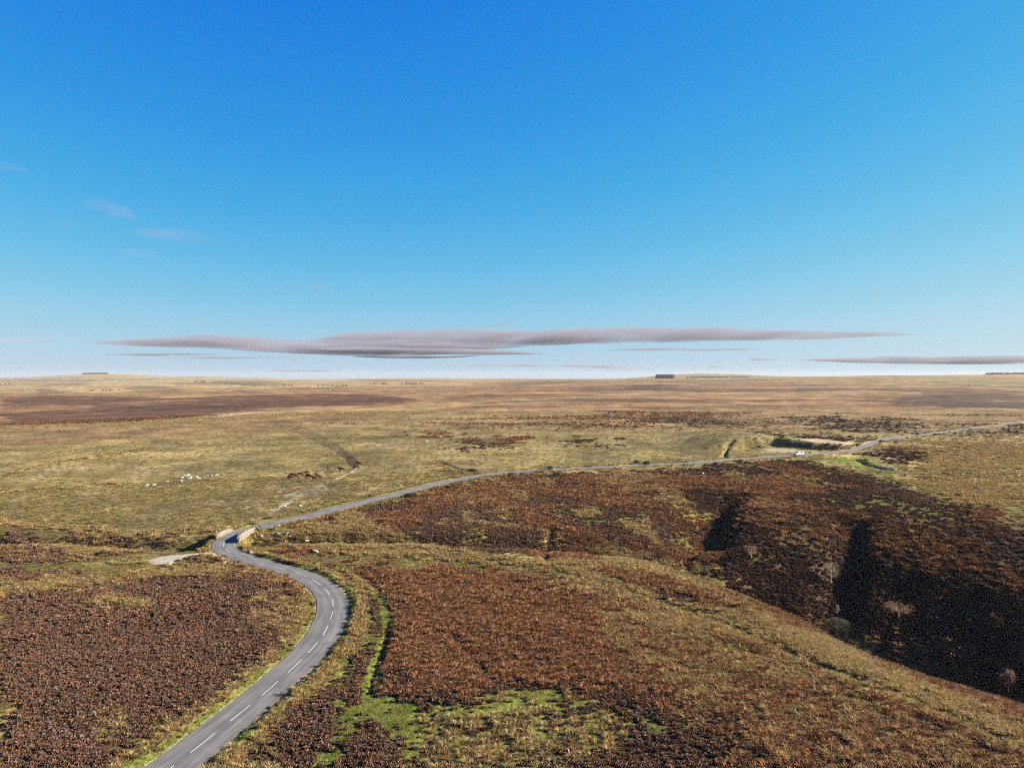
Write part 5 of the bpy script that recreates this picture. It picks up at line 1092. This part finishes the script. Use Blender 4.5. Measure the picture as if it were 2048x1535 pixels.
leaf_g = {k: None for k in ()}
def leafy(name, col):
    twig_cols[name] = col; return twig_mat(name)
gorse_m = leafy('gorse', (.050, .062, .022)); gorse_d = leafy('dark_gorse', (.034, .036, .018)); thorn_m = TW['grey']
def bush_mesh(rx, ry, h, n, mat, seed, lumps=6):
    rs = random.Random(seed); L = [(Vector((rs.uniform(-.6, .6)*rx, rs.uniform(-.6, .6)*ry, h*rs.uniform(.25, .5))), rs.uniform(.35, .6)) for _ in range(lumps)]
    Vv, Ff = [], []
    for i in range(n):
        c, k = rs.choice(L); d = Vector((rs.gauss(0, 1), rs.gauss(0, 1), rs.gauss(.3, 1))).normalized()
        p = c+Vector((d.x*rx*k, d.y*ry*k, d.z*h*k))*rs.uniform(.75, 1.05)
        if p.z < 0: continue
        up = (d+Vector((0, 0, .6))).normalized(); sd = up.cross(Vector((rs.gauss(0, 1), rs.gauss(0, 1), rs.gauss(0, 1)))).normalized()*rs.uniform(.04, .09)
        ln = rs.uniform(.12, .3); q = len(Vv); Vv += [p-sd, p+sd, p+up*ln]; Ff.append((q, q+1, q+2))
    me = mesh('foliage', Vv, Ff); me.materials.append(mat); return me
def stems_mesh(h, seed):
    bm = bmesh.new(); rs = random.Random(seed)
    for i in range(4):
        a = rs.uniform(0, 6.28); tube(bm, [(0, 0, -.1), (.12*math.cos(a), .12*math.sin(a), h*.3), (.4*math.cos(a), .4*math.sin(a), h*.7)], [.05, .04, .015], 5)
    return bm_mesh(bm, 'stems', bark_d)
bark_d = plain('brown_bark', (.09, .065, .045), .9, .1)
bx, by = T[5]
hb = empty('hawthorn_bush', (bx, by, gz(bx, by)-.1)); link('foliage', bush_mesh(2.6, 1.7, 2.9, 2600, thorn_m, 8, 9), None, hb); link('stems', stems_mesh(2.6, 2), None, hb)
tag(hb, 'rounded grey green thorn bush at the foot of the shaded valley side', 'bush')
GL = ['dark green gorse bush alone in the heather left of the lay-by', 'dark bush on the lower verge where the lane starts climbing', 'wide low dark bush on the verge above the heather slope',
      'dark bush at the roadside end of the sunken ditch', 'round black bush on the far verge half way along the straight', 'dark bush below the straight, beside a green gap',
      'bush on the lower verge right of the green gap', 'dark round bush on the upper verge near the old ditch', 'small dark bush on the upper verge left of the round one', 'dark bush on the lower verge before the quarry',
      'wide gorse bush on the lower verge left of the white car', 'gorse bush on the lower verge just beneath the white car', 'dark bush above the lane where it runs out past the bend',
      'low bush in the straw behind the inner parapet', 'dark bush beside the lane over the first green gap', 'small bush below the lane left of the quarry mouth', 'bush on the inside of the far bend']
gm = [bush_mesh(1.0, 1.0, 1.3, 700, (gorse_d, gorse_m, gorse_d)[i], 20+i) for i in range(3)]
for i, ((x, y), lab) in enumerate(zip(SPOTS['gorse'], GL)):
    r0 = empty('gorse_bush', (x, y, gz(x, y)-.08), rnd.uniform(0, 6)); f = link('foliage', gm[1 if i in (0, 10, 11, 6) else (0, 2)[i % 2]], None, r0)
    s = rnd.uniform(.8, 1.15)*(1.15 if y > 200 else 1.0); wd = 1.5 if i in (2, 10, 3) else 1.0
    r0.scale = (s*wd, s, s*.85)
    tag(r0, lab, 'bush', 'dark gorse bushes along the lane')

# --- stones
rock_m = plain('pale_stone', (.30, .28, .25), .9, .1, .2, 3.0, .03)
SL = ['pale stone by the dark bush on the inside of the hairpin', 'pale stone at the far end of the inner parapet', 'pale stone at the top of the stream drop left of the hairpin', 'pale stone on the dirt path above the bridge',
      'pale stone where the dirt path meets the peat hags', 'white stone in the heather below the hairpin', 'pale stone on the little green path right of the bend']
for i, ((x, y), lab) in enumerate(zip(SPOTS['stones'], SL)):
    bm = bmesh.new(); ellipsoid(bm, (0, 0, .12), (.42, .3, .26), 9, 6, .18, i)
    o = link('stone', bm_mesh(bm, 'stone', rock_m, False)); o.location = (x, y, gz(x, y)); o.rotation_euler = (0, 0, i*1.3)
    tag(o, lab, 'stone', 'pale stones near the hairpin')

# --- white marker post by the far lane
x, y = SPOTS['post'][0]
pr = empty('marker_post', (x, y, gz(x, y))); bm = bmesh.new(); box(bm, -.09, .09, -.07, .07, -.2, 1.25)
link('post', bm_mesh(bm, 'post', plain('white_paint', (.78, .77, .74), .6, .3, .06), False), None, pr)
bm = bmesh.new(); box(bm, -.10, .10, -.08, .08, 1.02, 1.14); link('band', bm_mesh(bm, 'band', plain('red_band', (.35, .04, .03), .6, .3, .1), False), None, pr)
tag(pr, 'short white marker post on the verge right of the white car', 'post')

# --- the white car
body_m = plain('white_car_paint', (.55, .54, .53), .3, .5, .04); glass_m = plain('car_glass', (.02, .025, .03), .08, .6, .05)
tyre_m = plain('tyre_rubber', (.02, .02, .02), .8, .2, .1); rim_m = plain('alloy_rim', (.45, .45, .46), .35, .5, .05)
red_m = plain('tail_lamp_red', (.42, .03, .025), .3, .5, .05); lamp_m = plain('head_lamp', (.7, .72, .75), .15, .6, .05); black_m = plain('bumper_black', (.03, .03, .032), .6, .3, .1)
i0 = int(np.argmin(np.hypot(ROADC[:, 0]-SPOTS['car'][0][0], ROADC[:, 1]-SPOTS['car'][0][1])))
dv = ROADC[i0-2, :2]-ROADC[i0+2, :2]; dv /= np.linalg.norm(dv); lf = np.array((-dv[1], dv[0]))
cp = ROADC[i0, :2]+lf*1.0
car = empty('car', (float(cp[0]), float(cp[1]), float(_rz[i0])-.03), math.atan2(dv[1], dv[0]))
def profile_solid(prof, half, inset_z, inset):
    """side outline swept across the car, pulled in above inset_z"""
    bm = bmesh.new(); A = []; B = []
    for px, pz in prof:
        w = half-(inset*max(0, pz-inset_z)); A.append(bm.verts.new((px, w, pz))); B.append(bm.verts.new((px, -w, pz)))
    n = len(prof)
    for k in range(n): bm.faces.new((A[k], A[(k+1) % n], B[(k+1) % n], B[k]))
    bm.faces.new(A[::-1]); bm.faces.new(B)
    return bm
bm = profile_solid([(-2.05,.32),(-2.1,.6),(-2.02,.92),(-1.95,1.0),(-1.62,1.42),(-1.2,1.5),(.1,1.5),(.45,1.42),(1.15,.98),(1.9,.85),(2.08,.62),(2.08,.32)], .86, .9, .28)
link('body', bm_mesh(bm, 'body', body_m, False), None, car)
def quad(name, pts, mat):
    link(name, mesh(name, pts, [tuple(range(len(pts)))]), mat, car)
def wy(z): return .86-.28*max(0, z-.9)+.006
for s_ in (1, -1):
    quad('window', [(-1.5, s_*wy(1.02), 1.02), (-1.3, s_*wy(1.4), 1.40), (-.42, s_*wy(1.42), 1.42), (-.42, s_*wy(1.02), 1.02)], glass_m)
    quad('window', [(-.34, s_*wy(1.02), 1.02), (-.34, s_*wy(1.42), 1.42), (.2, s_*wy(1.40), 1.40), (.85, s_*wy(1.02), 1.02)], glass_m)
quad('windscreen', [(1.1, .74, 1.02), (1.1, -.74, 1.02), (.5, -.66, 1.40), (.5, .66, 1.40)], glass_m)
quad('rear_window', [(-1.97, .72, 1.03), (-1.68, .64, 1.40), (-1.68, -.64, 1.40), (-1.97, -.72, 1.03)], glass_m)
def wheel():
    bm = bmesh.new(); bmesh.ops.create_cone(bm, cap_ends=True, segments=18, radius1=.32, radius2=.32, depth=.22); return bm_mesh(bm, 'tyre', tyre_m, False)
wm = wheel(); bm = bmesh.new(); bmesh.ops.create_cone(bm, cap_ends=True, segments=14, radius1=.2, radius2=.17, depth=.236); rmm = bm_mesh(bm, 'rim', rim_m, False)
for wx in (-1.3, 1.3):
    for s_ in (1, -1):
        w_ = link('wheel', wm, None, car); w_.location = (wx, s_*.80, .32); w_.rotation_euler = (R(90), 0, 0); link('rim', rmm, None, w_)
for s_ in (1, -1):
    bm = bmesh.new(); box(bm, 1.86, 2.06, s_*.62-.16, s_*.62+.16, .62, .76); link('headlight', bm_mesh(bm, 'headlight', lamp_m, False), None, car)
    bm = bmesh.new(); box(bm, -2.13, -2.0, s_*.68-.14, s_*.68+.14, .62, .98); link('tail_light', bm_mesh(bm, 'tail_light', red_m, False), None, car)
for nm, xx in (('front_bumper', 2.02), ('rear_bumper', -2.08)):
    bm = bmesh.new(); box(bm, xx-.08, xx+.08, -.80, .80, .28, .5); link(nm, bm_mesh(bm, 'bumper', black_m, False), None, car)
tag(car, 'small white car driving along the lane below the old quarry', 'car')

# --- farmhouse far off to the right
fx, fy = FARM; fh = empty('farmhouse', (fx, fy, gz(fx, fy)-.3), .2); fh.scale = (.42,)*3
bm = bmesh.new(); box(bm, -9, 9, -4, 4, 0, 6); link('wall', bm_mesh(bm, 'wall', plain('whitewash', (.62, .6, .56), .9, .1, .1), False), None, fh)
rf = mesh('roof', [(-9.4,-4.4,5.9),(9.4,-4.4,5.9),(9.4,4.4,5.9),(-9.4,4.4,5.9),(-9.4,0,9.6),(9.4,0,9.6)], [(0,1,5,4),(2,3,4,5),(0,4,3),(1,2,5),(3,2,1,0)])
ro = link('roof', rf, plain('slate', (.13, .13, .15), .8, .2), fh)
for cx_ in (-8, 8):
    bm = bmesh.new(); box(bm, cx_-.6, cx_+.6, -.5, .5, 8.6, 11); link('chimney', bm_mesh(bm, 'chimney', stone_m, False), None, ro)
tag(fh, 'tiny white farmhouse far off on the pale pasture at the right', 'house')

# --- woods and hedgerow trees far away
wood_m = plain('dark_conifers', (.018, .030, .026), .95, .05, .3, .2); hedge_m = plain('distant_trees', (.035, .04, .032), .95, .05, .3, .1)
def wood(name, spots, hmin, hmax, wmul, mat, label, conic, seed):
    rs = random.Random(seed); Vv = []; Ff = []
    for x, y in spots:
        z = gz(x, y)-.6; h = rs.uniform(hmin, hmax); w = h*wmul*rs.uniform(.8, 1.2); k = len(Vv); n = 7
        if conic: rings = [(0, .8), (.25, 1.0), (.62, .72), (.88, .35)]
        else: rings = [(0, .5), (.22, .95), (.55, 1.05), (.85, .65)]
        for f, g in rings:
            for j in range(n):
                a = 2*math.pi*j/n+f; q = g*w*rs.uniform(.78, 1.15); Vv.append((x+math.cos(a)*q, y+math.sin(a)*q, z+h*f*rs.uniform(.94, 1.06)))
        Vv.append((x, y, z+h))
        for m in range(3):
            for j in range(n): Ff.append((k+m*n+j, k+m*n+(j+1) % n, k+(m+1)*n+(j+1) % n, k+(m+1)*n+j))
        for j in range(n): Ff.append((k+3*n+j, k+3*n+(j+1) % n, k+4*n))
    me = mesh(name, Vv, Ff); o = link(name, me, mat); tag(o, label, kind='stuff'); return o
rs_ = random.Random(3)
def at_px(t, y): return (t*y, y)
def block(t0, t1, y0, y1, n): 
    L = []
    for _ in range(n):
        y = rs_.uniform(y0, y1); L.append((rs_.uniform(t0, t1)*y, y))
    return L
wood('plantation_wood', block(.1825, .2050, 3420, 3560, 260), 16, 19.5, .26, wood_m, 'small dark square plantation standing on the horizon', True, 1)
wood('hilltop_woods', block(.600, .70, 5000, 5400, 420), 8, 15, .42, wood_m, 'dark wood on the hill at the far right of the skyline', True, 2)
wood('hill_crest_woods', block(-.545, -.512, 9000, 9350, 260)+block(-.538, -.522, 9000, 9200, 120), 14, 24, .6, wood_m, 'bluish wood on the far hilltop at the left of the skyline', True, 4)
wood('moor_edge_woods', block(.222, .300, 4150, 4330, 200)+block(.236, .275, 4100, 4200, 160), 4, 9, .5, wood_m, 'dark strip of trees under the green hill right of the plantation', True, 5)
sp = []
for (a, b_), dens in BELT_SPANS:
    n = max(3, int(math.dist(a, b_)/dens))
    for k in range(n):
        f = (k+rs_.uniform(-.6, .6))/n; sp.append((a[0]+(b_[0]-a[0])*f+rs_.uniform(-14, 14), a[1]+(b_[1]-a[1])*f+rs_.uniform(-20, 20)))
wood('hedgerow_trees', sp, 4, 8, .6, hedge_m, 'dark belts of hedgerow trees across the pale far valley', False, 6)

# ---------------------------------------------------------------- clouds: long lenses of mist far beyond the moor
cloud_m = {}
def cloud_mat(dens, col):
    k = (dens, col)
    if k in cloud_m: return cloud_m[k]
    m = bpy.data.materials.new('cloud_mist'); m.use_nodes = True; nt = m.node_tree; nt.nodes.clear()
    v = N(nt, 'ShaderNodeVolumePrincipled'); v.inputs['Color'].default_value = (*col, 1); v.inputs['Anisotropy'].default_value = 0.0
    mp = N(nt, 'ShaderNodeMapping'); mp.inputs['Scale'].default_value = (1/2600, 1/60000, 1/95)     # long level strands of mist
    nt.links.new(N(nt, 'ShaderNodeNewGeometry').outputs['Position'], mp.inputs['Vector'])
    nz = noise(nt, 1.0, 5, .62, mp.outputs[0], .5)
    dn = maprange(nt, nz.outputs[0], .40, .66, dens*.22, dens*1.75)
    nt.links.new(dn, v.inputs['Density'])
    out = N(nt, 'ShaderNodeOutputMaterial'); nt.links.new(v.outputs[0], out.inputs['Volume'])
    m.cycles.homogeneous_volume = False
    cloud_m[k] = m; return m
CLAB = ['long grey mauve cloud bank, its left tongue low over the hills', 'long smooth lens of cloud, the upper right part of the bank', 'ragged grey under layer hanging below the middle of the cloud bank', 'thin lowest layer under the middle of the cloud bank',
        'thin streak under the left tongue of the cloud bank', 'lower thin streak under the left tongue of the cloud bank', 'small curled puff just above the long cloud bank', 'thin straight streak under the right half of the cloud bank',
        'small flat cloud low over the moor left of centre', 'small flat cloud low over the moor left of the plantation', 'short flat cloud left of the long right hand band', 'long low band of cloud reaching out at the right edge',
        'tiny flat cloud just above the plantation', 'faint low streak over the left hills', 'pale pink streak low at the left edge', 'tiny dark fleck of cloud high above the bank']
WLAB = ['faint pink wisp at the left edge of the blue sky', 'faint pink wisp slanting below the one at the left edge', 'small faint wisp left of the slanting one', 'largest pink wisp, lens shaped', 'faint wisp just below the largest pink one', 'lowest small pink wisp', 'hair thin fleck near the middle of the sky']
for ci, (Y, depth, thick, prof) in enumerate(CLOUDS):
    xs = np.array([p[0] for p in prof], float); zt = np.array([p[1] for p in prof], float); zb = np.array([p[2] for p in prof], float)
    n = max(24, min(260, int((xs[-1]-xs[0])/90))); X = np.linspace(xs[0], xs[-1], n)
    def sm(v):
        u = np.interp(X, xs, v); k = max(1, n//26); ker = np.ones(2*k+1)/(2*k+1); return np.convolve(np.pad(u, k, mode='edge'), ker, mode='valid')
    ZT, ZB = sm(zt), sm(zb); th = np.maximum(ZT-ZB, 4)*1.12
    th = th*(1+.16*fbm(X/2200+ci*5, X*0+ci, 4)); mid = (ZT+ZB)/2+.10*th*fbm(X/1500, X*0+ci*3, 3)
    endt = np.sqrt(np.clip(np.minimum((X-X[0]), (X[-1]-X))/((X[-1]-X[0])*.16), 0.0, 1))*.97+.03
    ns = 18; Vv = []; Ff = []
    for i in range(n):
        for j in range(ns):
            a = 2*math.pi*j/ns; cs, sn = math.cos(a), math.sin(a)
            dd = depth*.5*endt[i]*(1+.25*float(vnoise(np.array([X[i]/2600.]), np.array([j*.7+ci]))[0]))
            hh = th[i]*.5*(1+.30*float(vnoise(np.array([X[i]/2200.]), np.array([j*.9+ci*3]))[0]))
            Vv.append((X[i], Y+dd*math.copysign((1-abs(sn))**.75*.82+.18*abs(cs), cs), mid[i]+hh*sn))
    for i in range(n-1):
        for j in range(ns): Ff.append((i*ns+j, i*ns+(j+1) % ns, (i+1)*ns+(j+1) % ns, (i+1)*ns+j))
    Ff.append(tuple(range(ns))[::-1]); Ff.append(tuple((n-1)*ns+j for j in range(ns)))
    w = ci >= 16
    m = cloud_mat(CLOUD_DENS[2] if w else (CLOUD_DENS[0] if ci in (0, 1, 6, 14, 15) else CLOUD_DENS[1]), CLOUD_COL[1] if w or ci == 14 else CLOUD_COL[0])
    o = link('cloud', mesh('cloud', Vv, Ff, True), m)
    tag(o, (WLAB[ci-16] if w else CLAB[ci]), 'cloud', 'faint wisps in the blue sky' if w else 'flat clouds low over the horizon')

# ---------------------------------------------------------------- the air between here and the far hills
bm = bmesh.new(); box(bm, -14900, 14900, -14900, 14900, float(GZ.min())-1.0, HAZE_Z[1])
hm = bpy.data.materials.new('haze_air'); hm.use_nodes = True; nt = hm.node_tree; nt.nodes.clear()
v = N(nt, 'ShaderNodeVolumePrincipled'); v.inputs['Color'].default_value = (*HAZE_COL, 1); v.inputs['Density'].default_value = HAZE_D; v.inputs['Anisotropy'].default_value = 0.1
out = N(nt, 'ShaderNodeOutputMaterial'); nt.links.new(v.outputs[0], out.inputs['Volume']); hm.cycles.homogeneous_volume = True
hz = link('haze', bm_mesh(bm, 'haze', hm, False)); tag(hz, 'thin pale autumn haze lying over the moor', kind='stuff')
print('top of ground', GZ.max(), 'lowest', GZ.min())
